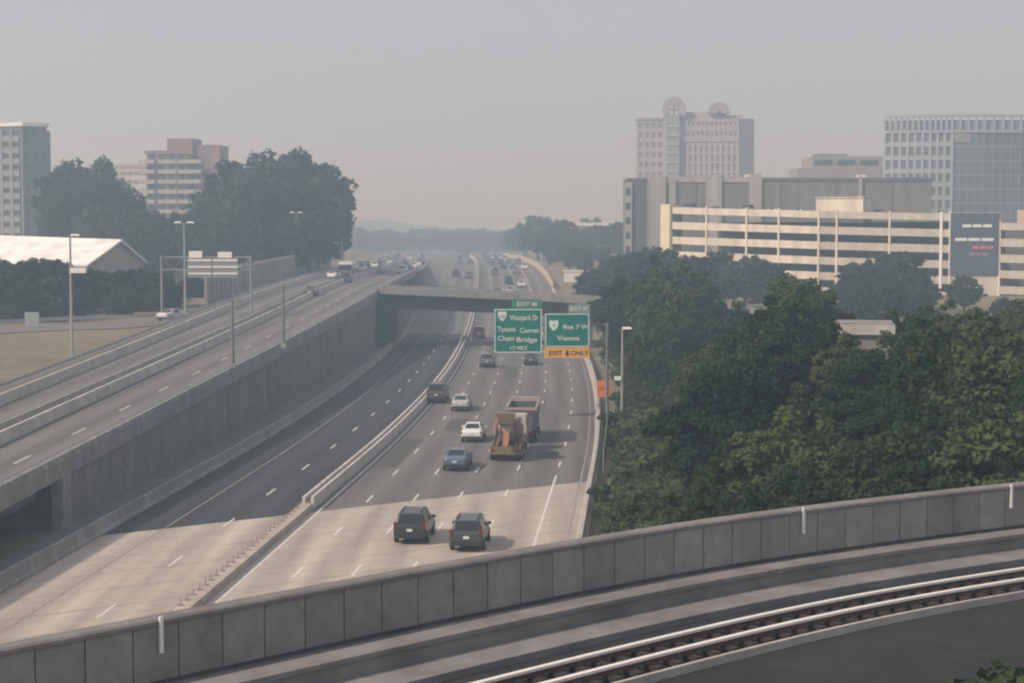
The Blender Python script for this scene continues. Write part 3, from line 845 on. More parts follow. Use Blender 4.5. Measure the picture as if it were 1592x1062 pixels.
for i in range(len(xe)-1):
    x0, x1 = xe[i], xe[i+1]
    low = -1.55 if i == 9 else 0
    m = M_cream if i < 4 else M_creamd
    for k in range(NL):
        zt0, zt1 = TOP - k*FLH + gz(x0) + low, TOP - k*FLH + gz(x1) + low
        if i == 8: continue
        hs = 1.5 if k else 1.35
        MB().hexa([(x0,-.25,zt0-hs),(x1,-.25,zt1-hs),(x1,.02,zt1-hs),(x0,.02,zt0-hs)],[(x0,-.25,zt0),(x1,-.25,zt1),(x1,.02,zt1),(x0,.02,zt0)]).build('spandrel', m, pg)
        MB().hexa([(x0,.03,zt0-hs-.02),(x1,.03,zt1-hs-.02),(x1,34,zt1-hs-.02),(x0,34,zt0-hs-.02)],[(x0,.03,zt0-hs+.3),(x1,.03,zt1-hs+.3),(x1,34,zt1-hs+.3),(x0,34,zt0-hs+.3)]).build('deck', M_concd, pg)
for i, x in enumerate(xe[:-1]):
    low = -1.5 if i == 9 else 0
    wdt = .5 if i in (0, 7) else .36
    MB().box(x-wdt/2, x+wdt/2, -.4, .45, 2.5, TOP + gz(x) + low + (.35 if i else .25)).build('column', M_white if i in (7,) else M_cream, pg)
MB().box(-1.5, xe[0]-.05, -.9, 7.5, 2.5, TOP+.55).build('stair_tower', mat('garage_sunlit_end',(.78,.70,.46),.8,.06,.5), pg)  # warm sunlight on the end face painted in as a yellower cream
MB().box(xe[0], xe[-1], 33.2, 33.8, 2.5, TOP-3).build('back_wall', M_concd, pg)
for k in range(NL):    # posts between decks deep inside
    pass
x0, x1 = gx(1265), gx(1338)
tw = MB().box(x0, x1, 1.2, 9, TOP-3.2, TOP+1.6).build('penthouse', M_cream, pg)
MB().box(x0-.2, x1+.2, 1.0, 9.2, TOP+1.6, TOP+1.9).build('cornice', M_creamd, tw)
bx0, bx1 = xe[8], xe[9]
MB().box(bx0, bx1, -.15, 8, 2.5, TOP+gz(bx0)+.2).build('stair_bay', M_creamd, pg)
bn = MB().box(bx0+.1, bx1-.1, -.55, -.35, 9.0, TOP+gz(bx0)+.1).build('banner', mat('banner_blue',(.055,.07,.11),.6,.1,.3), pg)
bn['label'] = 'large dark blue banner hung on the garage front'
bw = bx1-bx0
cx = (bx0+bx1)/2
for zf, wdt, col, off in ((TOP-2.6, .62, M_signw, .5), (TOP-5.2, .8, M_signw, 0), (TOP-6.7, .45, mat('banner_red',(.5,.12,.15),.6,.05,1), 1.6), (TOP-8.0,.4, mat('banner_mauve',(.25,.16,.22),.6,.05,1), .8)):
    for q in range(3):
        wq = bw*wdt/3
        MB().box(cx+off-bw*wdt/2+q*wq+.1, cx+off-bw*wdt/2+(q+1)*wq-.15, -.6, -.56, zf+gz(bx0), zf+.55+gz(bx0)).build('print_line', col, bn)
MB().box(gx(1576), gx(1640), 3, 10, TOP-4, TOP+gz(bx1)+.9).build('penthouse', mat('pink_stucco',(.55,.42,.36),.85,.06,.5), pg)

# dark grey block behind the garage, with paler pilasters
def block(name, px0, px1, ytop, D, depth, zb, m, label, rz=0.0):
    a, b_ = Q(px0, ytop, D), Q(px1, ytop, D)
    W_ = (b_.x - a.x) / max(.3, math.cos(rz))
    o_ = empty(name, (a.x, D, zb), rz, label, 'building')
    wall = MB().box(0, W_, 0, depth, 0, a.z - zb).build('wall', m, o_)
    return o_, W_, a.z - zb, wall
M_grb = mat('greyish_brown_wall', (0.20,0.185,0.175), .85, .07, .3, streak=.5)
M_grl = mat('pale_grey_wall', (0.40,0.385,0.37), .85, .06, .3, streak=.5)
o, W, H, wl_ = block('office_block', 1012, 1448, 276, 430, 40, 3, M_grb, 'wide grey-brown block with pale pilasters directly behind the garage')
for q0, q1, up in ((1012,1035,.4),(1040,1050,0),(1098,1122,.6),(1165,1184,.9),(1335,1340,.4)):
    MB().box((q0-1012)/436*W, (q1-1012)/436*W, -.6, -.02, 0, H+up).build('pilaster', M_grl, o)
MB().box(-.2, W*.352, -.25, -.02, H-1.2, H+.2).build('cornice', M_grl, o)
MB().box(W*.352, W+.3, -.35, -.05, H-.7, H-.1).build('cornice', M_concd, o)
MB().box(W*.34,W*.36,2,4,H,H+.8).box(W*.74,W*.77,1,3,H,H+.7).build('roof_unit', M_white, o)
for c in range(9):
    if c in (2, 5): continue
    MB().box(.06*W+c*W*.1, .06*W+c*W*.1+.25, -.12, -.02, 2, H-1.5).build('joint_fin', M_concd, o)
o, W, H, wl_ = block('dark_slab_tower', 975, 1006, 277, 405, 14, 2, mat('slate_cladding',(.10,.105,.11),.6,.08,.3), 'narrow dark slab building at the edge of the garage group')
MB().box(-.6, 1.1, -.5, -.02, 0, H-1).build('pale_edge', M_grl, o)
for r in range(5): MB().box(-.3,.7,-.58,-.51,H-4-r*3.4,H-2.4-r*3.4).build('window', M_glassb, o)

# hotel tower with the ring-topped roof
HD = 640.0
a = Q(990, 186, HD); b_ = Q(1146, 186, HD)
ht = empty('hotel_tower', (a.x, HD, 3), R(-4), 'tall pale tower with an open ring and small arch on its roof', 'building')
W, H = b_.x - a.x, a.z - 3
M_hot = mat('hotel_stone', (0.43,0.405,0.41), .85, .06, .2, streak=.5)
M_hotw = mat('hotel_glass', (0.23,0.225,0.235), .3, .15, .3, spec=.5)  # glass paled: the haze over the windows is put into its colour
M_hotd = mat('hotel_side', (0.40,0.37,0.37), .85, .06, .2)
MB().box(0, W, 0, 26, 0, H).build('wall', M_hot, ht)
xs0, xs1 = (1032-990)/156*W, (1060-990)/156*W
facade(ht, (0.3,0), (xs0,0), H-34, H-1, 4, 9, M_hotw, M_hot, M_hot, .9, 1.7, .25)
facade(ht, (xs1,0), (W,0), H-30, H-9.5, 10, 6, M_hotw, M_hot, M_hot, 1.0, .9, .35)
facade(ht, (xs1,0), (W,0), H-8.2, H-.6, 12, 2, M_hotw, M_hot, M_hot, .7, 2.1, .3)
MB().prism([(xs0,-.1),(xs0+1,-2.2),(xs1-1,-2.2),(xs1,-.1)], 0, H+1.5, 'z').build('glass_bay', mat('hotel_bay',(.27,.28,.29),.5,.08,.3), ht)
for k in range(11): MB().box(xs0+.9, xs1-.9, -2.5, -2.21, H-3-k*3.3, H-2.3-k*3.3).build('bay_band', M_hot, ht)
MB().prism([(W+.02,0),(W+6.5,5.5),(W+6.5,24),(W+.02,26)], 0, H+.4, 'z').build('side_wing', M_hotd, ht)
MB().box(xs1, W+2, 1, 24, H, H+1.6).build('roof_screen', M_hotd, ht)
MB().box(xs1+1, W-4, 4, 22, H+1.6, H+3.0).build('roof_plant', M_hotd, ht)
MB().box(-.3, xs0, -.5, 20, H, H+.7).build('cornice', M_hotd, ht)
def ring(cx_, cz, r0, r1, a0, a1, y0, y1, n=26):
    rr2 = []
    for i in range(n+1):
        t = a0 + (a1-a0)*i/n
        c, s_ = math.cos(t), math.sin(t)
        rr2.append([(cx_+r0*c, y0, cz+r0*s_), (cx_+r1*c, y0, cz+r1*s_), (cx_+r1*c, y1, cz+r1*s_), (cx_+r0*c, y1, cz+r0*s_)])
    return MB().sweep(rr2)
m_ = mat('hotel_ring',(.33,.31,.32),.8,.06,.3)
rc = (xs0+xs1)/2 + .4
ring(rc, H+3.6, 1.6, 4.5, R(-40), R(220), -2, 2).build('roof_ring', m_, ht)
MB().tube((rc-2.7,0,H+3.6),(rc+2.7,0,H+3.6),.3,n=8).tube((rc,0,H+.9),(rc,0,H+6.3),.3,n=8).build('ring_spoke', m_, ht)
ac = (1117-990)/156*W
ring(ac, H+2.0, 1.0, 4.2, R(5), R(175), -1, 3).build('roof_arch', m_, ht)

# stepped building between the towers
o, W, H, wl_ = block('stepped_block', 1262, 1375, 243, 560, 20, 3, mat('taupe_wall',(.30,.265,.26),.85,.06,.3), 'low stepped taupe block between the pale tower and the glass building')
MB().box(-4.6, 0, 1, 18, 0, H-3.8).build('lower_wing', MATS['taupe_wall'], o)
for q in range(3): MB().box(.8+q*7.5, 6.6+q*7.5, -.2, -.02, H-2.8, H-1.2).build('window', M_glassb, o)
MB().box(2, 12, 2, 10, H, H+.9).build('roof_unit', M_grb, o)

# curved glass building
BD = 470.0
a = Q(1376, 188, BD)
gbld = empty('glass_building', (a.x, BD, 3), 0, 'big curved glass office building with a pale gridded corner', 'building')
H = a.z - 3
k_ = BD / FPX
cy_ = lambda x_: .0075*(x_-24)**2 - 4.3
plan = [(x_, cy_(x_)) for x_ in (0, 5.8, 11.6, 17.3, 26, 36, 47, 60)] + [(66,30),(14,30)]
MB().prism(plan, 0, H, 'z').build('wall', mat('glass_building_core',(.25,.27,.29),.4,.08,.2), gbld)
M_gridp = mat('pale_grid_frame', (0.36,0.385,0.42), .7, .05, .3)
for i in range(3): facade(gbld, plan[i], plan[i+1], 8, H-3.5, 3, 9, M_glassblue, M_gridp, M_gridp, .7, 1.3, .3)
for i, nc in ((3,4),(4,4),(5,5),(6,6)): facade(gbld, plan[i], plan[i+1], 6, H-3.5, nc, 9, M_glassblue, MATS['glass_building_core'], MATS['glass_building_core'], .2, .5, .12)
ringpl = [Vector((x_, y_, 0)) for x_, y_ in plan[:8]]
def offs(pl, d):
    o2 = []
    for i, p_ in enumerate(pl):
        t = (pl[min(i+1, len(pl)-1)] - pl[max(i-1, 0)]).normalized()
        o2.append(p_ + Vector((t.y, -t.x, 0))*d)
    return o2
for z0_, z1_, d_, nm in ((H-3.4, H-2.7, .5, 'cornice'), (H+.9, H+1.5, .7, 'crown_band')):
    A_, B_ = offs(ringpl, d_), offs(ringpl, -.6)
    MB().sweep([[A_[i]+Vector((0,0,z0_)), A_[i]+Vector((0,0,z1_)), B_[i]+Vector((0,0,z1_)), B_[i]+Vector((0,0,z0_))] for i in range(len(A_))]).build(nm, M_gridp, gbld)
A_ = offs(ringpl, .35)
for i in range(len(A_)-1):
    for q in range(4):
        p_ = A_[i].lerp(A_[i+1], q/4)
        MB().box(p_.x-.25, p_.x+.25, p_.y-.25, p_.y+.25, H-2.7, H+.9).build('crown_post', M_gridp, gbld)
MB().box(plan[3][0]+.6, plan[3][0]+5, -4.4, 6, H-6.0, H-3.6).build('sign_band', mat('rose_panel',(.30,.27,.28),.7,.06,.3), gbld)

# left tower
TD = 430.0
a = Q(33, 196, TD)
lt = empty('residential_tower', (a.x, TD, 6), 0, 'banded tower cut by the photo edge, one side plain and shaded', 'building')
H = a.z - 6
f1, f2 = Vector((-.93, .36, 0)), Vector((.80, .60, 0))
c0 = Vector((0,0,0)); cL = c0 + f1*24; cRr = c0 + f2*6.6; cB = cL + f2*6.6
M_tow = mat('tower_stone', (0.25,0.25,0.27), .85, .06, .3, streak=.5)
M_towd = mat('tower_side_shade', (0.14,0.145,0.16), .8, .06, .3)  # darker copy of the stone, with the shade of the right face painted in
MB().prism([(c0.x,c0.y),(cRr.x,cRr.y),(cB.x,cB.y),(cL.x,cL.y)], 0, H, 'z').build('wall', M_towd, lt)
facade(lt, (cL.x,cL.y), (c0.x,c0.y), 2, H-1.0, 8, 12, M_glassb, M_tow, M_tow, 1.0, 1.55, .35)
MB().prism([(c0.x+.5,c0.y-.6),(cRr.x+.7,cRr.y),(cB.x,cB.y+.5),(cL.x-.5,cL.y)], H, H+.9, 'z').build('coping', M_white, lt)
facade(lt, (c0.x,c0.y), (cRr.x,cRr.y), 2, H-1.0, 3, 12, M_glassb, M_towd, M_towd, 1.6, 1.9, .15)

# terraced brick building
BR = 520.0
a = Q(220, 236, BR)
br = empty('brick_block', (a.x, BR, 6), R(-6), 'terraced brown block with two rooftop boxes and stacked balconies', 'building')
H = a.z - 6
W = Q(340,236,BR).x - a.x
M_br = mat('brown_brick', (0.24,0.165,0.145), .9, .08, .3, streak=.5)
M_bal = mat('balcony_slab', (0.40,0.37,0.35), .85, .06, .3)
MB().box(1.5, W*.66, 0, 18, 0, H).build('wall', M_br, br)
MB().box(W*.66, W*1.15, 2, 18, 0, H-3).build('wall', M_br, br)
for x0_, x1_, z1_ in ((.30,.64,4.1),(.70,1.0,2.1)): MB().box(W*x0_, W*x1_, 3, 13, H-3, H+z1_).build('rooftop_box', M_br, br)
MB().box(1.0, W*.68, -.4, -.02, H-.8, H+.3).build('cornice', M_br, br)
for r in range(9):
    z = H-3.6-r*3.0
    MB().box(-.6, 4.4, -1.8, -.02, z, z+1.15).build('balcony', M_bal, br)
    MB().box(4.9, W*.46, -.5, -.02, z, z+1.2).build('balcony', M_bal, br)
    MB().box(W*.49, W*.80, -1.4, -.02, z, z+1.15).build('balcony', M_bal, br)
    for c in range(5):
        link('window', boxmesh('window', (2.0,.1,1.5), M_glassb), parent=br, loc=(3.2+c*3.0, -.06, z+1.25))
o, W, H, wl_ = block('low_white_block', 140, 232, 257, 640, 16, 6, mat('offwhite_wall',(.55,.53,.50),.85,.05,.3), 'low off-white block peeking out between treetops and the brown block')
for r in range(3):
    for c in range(8): link('window', boxmesh('window', (2.0,.1,1.3), M_glassblue), parent=o, loc=(1.8+c*2.6, -.06, H-3.6-r*3.2))
MB().box(-.3, W+.3, -.4, -.02, H-.8, H+.4).build('cornice', mat('rose_trim',(.45,.30,.27),.8,.05,.5), o)

# white-roofed hall
hl = empty('roofed_hall', (0,0,0), 0, 'long hall with a broad white pitched roof behind dark trees', 'building')
r0, e0 = Q(190, 375, 246), Q(136, 414, 236)          # ridge end, front eave at the gable
back0 = r0 + Vector((1.6, 9.5, 0)); back0.z = e0.z
dirv = Vector((-.965, .26, 0))
L = 46
r1, e1, b1_ = r0 + dirv*L + Vector((0,0,1.3)), e0 + dirv*L + Vector((0,0,.8)), back0 + dirv*L
up = Vector((0,0,.25))
MB().sweep([[e0-up*.2, r0, r0+up, e0+up*.8], [e1-up*.2, r1, r1+up, e1+up*.8]]).build('roof_slope', mat('white_roof',(.84,.82,.79),.6,.05,.3,streak=.5), hl)
MB().sweep([[back0-up*.2, r0-up*.1, r0+up*.9, back0+up*.8], [b1_-up*.2, r1-up*.1, r1+up*.9, b1_+up*.8]]).build('roof_slope', MATS['white_roof'], hl)
inn = dirv*.7
E, Rr, B = e0+inn-up*.6, r0+inn-up*.4, back0+inn-up*.6
gl = [E, Rr, B, Vector((B.x,B.y,6)), Vector((E.x,E.y,6))]
gm = MB(); gm.add(gl + [p_ + dirv*.4 for p_ in gl], [(0,1,2,3,4),(9,8,7,6,5)] + [(i,(i+1)%5,5+(i+1)%5,5+i) for i in range(5)])
gm.build('gable_wall', mat('hall_wall',(.36,.33,.30),.85,.06,.4), hl)
fw = MB().sweep([[Vector((E.x,E.y,6)), E, E+Vector((.1,.3,0)), Vector((E.x+.1,E.y+.3,6))], [Vector((E.x,E.y,6))+dirv*(L-2), E+dirv*(L-2), E+dirv*(L-2)+Vector((.1,.3,0)), Vector((E.x+.1,E.y+.3,6))+dirv*(L-2)]])
fw.build('front_wall', MATS['hall_wall'], hl)
gd = (B - E); gd.z = 0
for t, hh in ((.55,2.1),(.75,1.6)):
    c = E + gd*t; c.z = e0.z + .1
    d_ = gd.normalized(); nrm = Vector((d_.y, -d_.x, 0))
    q = [c - d_*.5 + nrm*.06, c + d_*.5 + nrm*.06]
    MB().hexa([q[0], q[1], q[1]-nrm*.1, q[0]-nrm*.1], [p_+Vector((0,0,hh)) for p_ in (q[0], q[1], q[1]-nrm*.1, q[0]-nrm*.1)]).build('window', M_glassb, hl)

# low buildings on the hazy right bank
o, W, H, wl_ = block('low_shop', 884, 955, 347, 660, 14, 4, M_grl, 'low pale flat-roofed building on the hazy bank beside the far trees')
MB().box(-.5, W+.5, -.6, -.02, H-1.0, H+.2).build('fascia', M_white, o)
for c in range(7): link('window', boxmesh('window', (1.6,.1,1.8), M_glassb), parent=o, loc=(1.4+c*2.4, -.06, H-4.2))
for c in range(7): link('window', boxmesh('window', (1.6,.1,1.8), M_glassb), parent=o, loc=(1.4+c*2.4, -.06, H-8.0))
# small flat-roofed building among the right trees
p = Q(1298, 502, 116)
ub = empty('utility_building', (p.x, 116, 3.0), R(-10), 'small flat-roofed building with a pale fascia half hidden by trees', 'building')
H = p.z - 3.0
MB().box(0.2, 3.8, .3, 4, 0, H-.8).build('wall', M_grb, ub)
MB().box(0, 4.0, 0, 4.2, H-.8, H-.12).build('fascia', M_concl, ub)
MB().box(.12, 3.88, .12, 4.08, H-.12, H).build('roof', M_conc, ub)

# ------------------------------------------------------------------ trees
def crown_mesh(seed, rx, rz_, cz, nclump, per, leaf, cf=.19):
    r = np.random.RandomState(seed)
    V, F = [], []
    lobes = [(r.randn(3) * [rx*.42, rx*.42, rz_*.40], r.uniform(.50, .72)) for _ in range(7)]
    cl = []
    while len(cl) < nclump:
        if r.rand() < .75:
            c0_, s0_ = lobes[r.randint(7)]
        else: c0_, s0_ = np.zeros(3), .85
        d = r.randn(3); d /= np.linalg.norm(d)
        if d[2] < -.55: continue
        q = c0_ + d * np.array([rx, rx, rz_]) * s0_ * r.uniform(.62, 1.03)
        if (q[0]/rx)**2 + (q[1]/rx)**2 + (q[2]/rz_)**2 > 1.25: continue
        cl.append(q)
    for q in cl:
        cr = r.uniform(.55, 1.15) * rx * cf
        n = int(per * r.uniform(.7, 1.3))
        pos = r.randn(n, 3); pos /= np.linalg.norm(pos, axis=1)[:, None]
        pos *= (r.rand(n, 1) ** .4) * cr
        pos[:, 2] *= .72
        pos += q
        nn = pos - q; nn[:, 2] += cr * .7
        nn += r.randn(n, 3) * cr * .55
        nn /= np.linalg.norm(nn, axis=1)[:, None] + 1e-6
        u = np.cross(nn, r.randn(n, 3)); u /= np.linalg.norm(u, axis=1)[:, None] + 1e-6
        v = np.cross(nn, u)
        sz = leaf * r.uniform(.6, 1.35, (n, 1))
        a_, b2_, c_, d_ = pos - u*sz, pos + v*sz*.6, pos + u*sz, pos - v*sz*.6
        V.append(np.stack([a_, b2_, c_, d_], 1).reshape(-1, 3))
    V = np.concatenate(V); V[:, 2] += cz
    nq = len(V) // 4
    me_ = bpy.data.meshes.new('crown')
    me_.vertices.add(len(V)); me_.vertices.foreach_set('co', V.ravel())
    me_.loops.add(nq*4); me_.loops.foreach_set('vertex_index', np.arange(nq*4))
    me_.polygons.add(nq); me_.polygons.foreach_set('loop_start', np.arange(0, nq*4, 4)); me_.polygons.foreach_set('loop_total', np.full(nq, 4))
    me_.update(calc_edges=True); me_.validate()
    return me_
def trunk_mesh(seed, h, r0, reach):
    r = random.Random(seed)
    mb = MB()
    pts = [Vector((0,0,-.4)), Vector((r.uniform(-.1,.1),r.uniform(-.1,.1),h*.3)), Vector((r.uniform(-.3,.3),r.uniform(-.3,.3),h*.62)), Vector((r.uniform(-.4,.4),r.uniform(-.4,.4),h*.9))]
    rad = [r0*1.25, r0*.85, r0*.5, r0*.14]
    for i in range(3): mb.tube(pts[i], pts[i+1], rad[i], rad[i+1], 9)
    for k in range(9):
        t = r.uniform(.28, .8)
        st_ = pts[1].lerp(pts[3], (t-.3)/.6) if t > .3 else pts[0].lerp(pts[1], t/.3)
        an = r.uniform(0, 6.28)
        mid = st_ + Vector((math.cos(an)*reach*.5, math.sin(an)*reach*.5, reach*r.uniform(.3,.5)))
        end = st_ + Vector((math.cos(an)*reach*.85, math.sin(an)*reach*.85, reach*r.uniform(.6,1.0)))
        mb.tube(st_, mid, r0*.32, r0*.18, 6); mb.tube(mid, end, r0*.18, r0*.05, 6)
    return mb.mesh('trunk')
CROWN, TRUNK, FULL = {}, {}, {}
SPEC = {'a': (11, 3.6, 4.3, 6.0, 190, 105, .17), 'b': (12, 4.2, 3.9, 5.6, 210, 105, .17), 'c': (13, 3.1, 4.8, 6.2, 180, 105, .17), 'd': (14, 3.9, 4.2, 5.9, 200, 105, .17),
        'f': (15, 3.7, 4.3, 5.4, 270, 42, .26), 'g': (16, 4.0, 4.6, 5.2, 280, 42, .26), 's': (17, 1.9, 1.25, 1.2, 70, 60, .15), 't': (18, 2.3, 1.1, 1.05, 80, 60, .15)}
def tree(kind, loc, h, label, group, lm=M_leaf, name='broadleaf_tree', cat='tree', wide=1.0):
    sd, rx, rz_, cz, nc, per, lf = SPEC[kind]
    key = (kind, lm.name)
    if key not in CROWN:
        m0 = crown_mesh(sd, rx, rz_, cz, nc, per, lf)
        m0.materials.append(lm)
        CROWN[key] = m0
    if kind not in TRUNK:
        TRUNK[kind] = trunk_mesh(sd, cz*1.1, .2 if kind in 'st' else .26, rx*.8); TRUNK[kind].materials.append(M_bark)
    full = max(v.co.z for v in CROWN[key].vertices) * .97 if key not in FULL else FULL[key]
    FULL[key] = full
    s_ = h / full
    o_ = empty(name, loc, random.uniform(0, 6.28), label, cat, group)
    o_.scale = (s_*wide, s_*wide, s_)
    link('trunk' if name != 'shrub' else 'stems', TRUNK[kind], parent=o_)
    link('crown' if name != 'shrub' else 'foliage', CROWN[key], parent=o_)
    return o_
def tree_px(kind, px, ytop, D, label, group, wide=1.0, lm=M_leaf, zb=None):
    q = Q(px, ytop, D)
    zb = ground_h(q.x, D) if zb is None else zb
    return tree(kind, (q.x, D, zb), q.z - zb, label, group, lm, wide=wide)
def spot(px):
    for lim, t in ((990,'beside the slim sensor pole'),(1060,'below the dark slab building'),(1120,'below the cream end of the garage'),(1180,'below the left bays of the garage'),(1240,'left of the garage penthouse'),(1290,'below the garage penthouse'),(1350,'by the small flat-roofed building'),(1410,'just right of the small flat-roofed building'),(1460,'left of the blue banner'),(1515,'below the blue banner'),(1570,'right of the blue banner')):
        if px < lim: return t
    return 'at the right edge of the photo'
def spotl(px):
    for lim, t in ((20,'at the left photo edge'),(75,'below the banded tower'),(140,'by the tall pole with the white box'),(210,'by the gable of the white-roofed hall'),(260,'below the brown block'),(330,'behind the pale sign backs'),(380,'right of the brown block'),(430,'behind the middle light pole'),(475,'at the crest of the mass'),(505,'over the distant sign frame')):
        if px < lim: return t
    return 'at the edge of the open sky'
rnd = random.Random(21)
K = 'abcd'
# wood on the right bank, front row along the guideway (tops by photo column)
front = [(1115,650,92),(1130,560,92),(1185,500,98),(1215,468,112),(1275,600,86),(1345,625,84),(1305,522,106),(1378,520,104),(1340,548,102),(1395,545,90),(1440,500,98),(1500,492,90),(1555,520,84),(1600,500,88),(1470,600,78),(1240,640,80),(1530,640,76),(1380,660,76),(1140,690,80),(1300,690,76),(1120,775,80),(1590,650,72),(1440,690,72),(1210,730,74),(1640,560,80)]
for i, (px, yt, D) in enumerate(front):
    tree_px(K[i % 4], px, yt, D, ('tall' if yt < 620 else 'low') + ' tree in the front of the roadside wood, ' + spot(px), 'front trees of the roadside wood', wide=1.0, lm=M_leafd if i % 3 else M_leaf)
mid = [(985,430,215),(1015,402,195),(1060,412,182),(1100,450,170),(985,470,205),(992,535,172),(1005,595,152),(968,515,220),(1040,480,165),(1090,520,140),(1030,540,160),(1150,470,150),(1255,432,135),(1205,462,128),(1312,575,128),(1360,585,120),(1420,478,130),(1475,470,122),(1530,480,125),(1590,470,120),(1120,540,118),(1060,590,135),(950,455,250)]
for i, (px, yt, D) in enumerate(mid):
    tree_px(K[(i+1) % 4], px, yt, D, ('tall' if yt < 500 else 'lower') + ' tree deep in the roadside wood, ' + spot(px), 'trees deep in the roadside wood', wide=.98, lm=M_leafd if i % 2 else M_leaf)
back = [(1070,398,285),(1120,390,300),(1160,398,290),(1195,410,280),(1250,445,270),(1340,408,275),(1372,396,285),(1405,392,280),(1440,445,260),(1500,428,275),(1385,440,240),(1340,450,230),(1430,455,235),(1560,462,240),(1010,385,310),(960,395,330),(1300,470,235),(1600,470,240),(925,420,320)]
for i, (px, yt, D) in enumerate(back):
    tree_px('fg'[i % 2], px, yt, D, ('hazy tree' if yt < 430 else 'low hazy tree') + ' before the garage, ' + spot(px), 'trees along the garage front', wide=1.15, lm=M_leafd)
# shrubs on the verge beside the right barrier
for i in range(92):
    D = rnd.uniform(90, 165) if i < 64 else rnd.uniform(150, 250)
    X = med(D) + rights(D) + rnd.uniform(2.9, 12.5 if i < 64 else 9)
    tree('st'[i % 2], (X, D, ground_h(X, D)-.1), rnd.uniform(1.6, 2.8), 'pale green shrub on the verge ' + ('by the end of the concrete pavement' if D < 112 else 'behind the dark green fence' if D < 150 else 'around the slim sensor pole' if D < 185 else 'below the overpass end'), 'verge shrubs beside the barrier', M_leafl, 'shrub', 'shrub', 1.1)
for i in range(26):
    D = 84 + i*.8
    X = med(D) + rights(D) + rnd.uniform(3.3, 7.0)
    tree('st'[i % 2], (X, D, -.1), rnd.uniform(1.8, 2.7), 'green shrub leaning over the barrier end near the guideway parapet', 'shrubs at the near end of the barrier', M_leaf, 'shrub', 'shrub', 1.1)
# tree in front of the guideway, just peeping into the frame
tree('a', (8.6, 31.5, 0), 9.6, 'treetop peeping up below the rails in front of the guideway', None, M_leafd)
tree('b', (11.6, 33.5, 0), 9.2, 'treetop at the frame corner below the rails', None, M_leafd)
# left: dark front trees before the white-roofed hall
lf = [(-20,418,224),(22,404,220),(60,402,226),(100,415,228),(140,418,230),(175,420,232),(215,418,236),(250,425,240),(-60,410,232),(40,440,214),(120,450,218),(190,445,224),(300,430,262),(80,430,216),(235,455,232)]
for i, (px, yt, D) in enumerate(lf):
    tree_px('fg'[i % 2], px, yt, D, ('dark tree' if yt < 428 else 'low dark tree') + ' behind the side street, ' + spotl(px), 'trees before the white-roofed hall', 1.2, M_leafd, zb=5.5)
lm_ = [(112,258,370),(138,245,375),(168,285,360),(195,300,355),(104,305,350),(225,325,345),(150,320,340),(265,330,350),(110,310,345),(300,335,345),(205,340,330),(250,365,320),(320,375,320)]
for i, (px, yt, D) in enumerate(lm_):
    tree_px('fg'[i % 2], px, yt, D, ('tall' if yt < 315 else 'lower') + ' hazy tree behind the white-roofed hall, ' + spotl(px), 'trees behind the white-roofed hall', .82, M_leafd, zb=7)
lb = [(365,250,380),(400,262,370),(438,232,380),(464,242,385),(483,258,390),(494,275,395),(494,308,380),(345,290,370),(380,300,350),(420,290,350),(460,285,350),(480,290,360),(340,340,335),(400,345,335),(450,340,340),(478,330,360),(492,335,400),(470,310,420)]
for i, (px, yt, D) in enumerate(lb):
    tree_px('gf'[i % 2], px, yt, D, ('huge' if yt < 295 else 'lower') + ' hazy tree in the mass by the highway, ' + spotl(px), 'tall tree mass left of the highway', .92, M_leafd, zb=7.5)
# right of the far highway
rf = [(835,335,640),(868,342,600),(815,346,760),(790,356,900),(895,355,560),(850,360,560),(880,375,520),(905,385,470),(770,360,1000),(930,350,600),(960,345,560),(910,400,430),(945,405,400),(745,362,1080),(920,338,720),(975,395,420),(860,345,700),(845,372,610),(870,385,560),(820,372,740),(895,392,500),(800,375,860),(915,378,520),(935,385,480),(855,392,540),(885,400,470),(780,378,960)]
for i, (px, yt, D) in enumerate(rf):
    q = Q(px, yt, D)
    X = max(q.x, med(D) + rights(D) + 5.5)
    zb = ground_h(X, D)
    tree('gf'[i % 2], (X, D, zb), q.z - zb, ('tall' if yt < 350 else 'low') + ' hazy tree on the far highway bank, ' + ('above the tan wall' if px < 800 else 'where the tan wall bends' if px < 870 else 'beside the low pale building' if px < 935 else 'next to the dark slab building'), 'trees along the far highway bank', M_leafd, wide=1.1)
# distant tree line behind the far overpass
for i in range(26):
    D = 1010 + rnd.uniform(0, 200)
    px = 540 + i*9.5 + rnd.uniform(-3,3)
    q = Q(px, 362 - rnd.uniform(0, 7) - (4 if i < 3 else 0), D)
    tree('fg'[i % 2], (q.x, D, 0), q.z, 'faint tree in the distant row behind the far overpass', 'distant trees behind the far overpass', M_leafd, wide=1.3)

# ------------------------------------------------------------------ vehicles
def paint(name, col): return mat('paint_' + name, col, .28, 0, spec=.6)
PAINT = {'black': paint('black',(.022,.024,.026)), 'charcoal': paint('charcoal',(.045,.048,.05)), 'blue': paint('blue',(.09,.13,.19)), 'white': paint('white',(.72,.72,.71)), 'silver': paint('silver',(.42,.43,.43)), 'brown': paint('brown',(.085,.065,.055)), 'grey': paint('grey',(.14,.145,.15)), 'red': paint('red',(.28,.03,.03))}
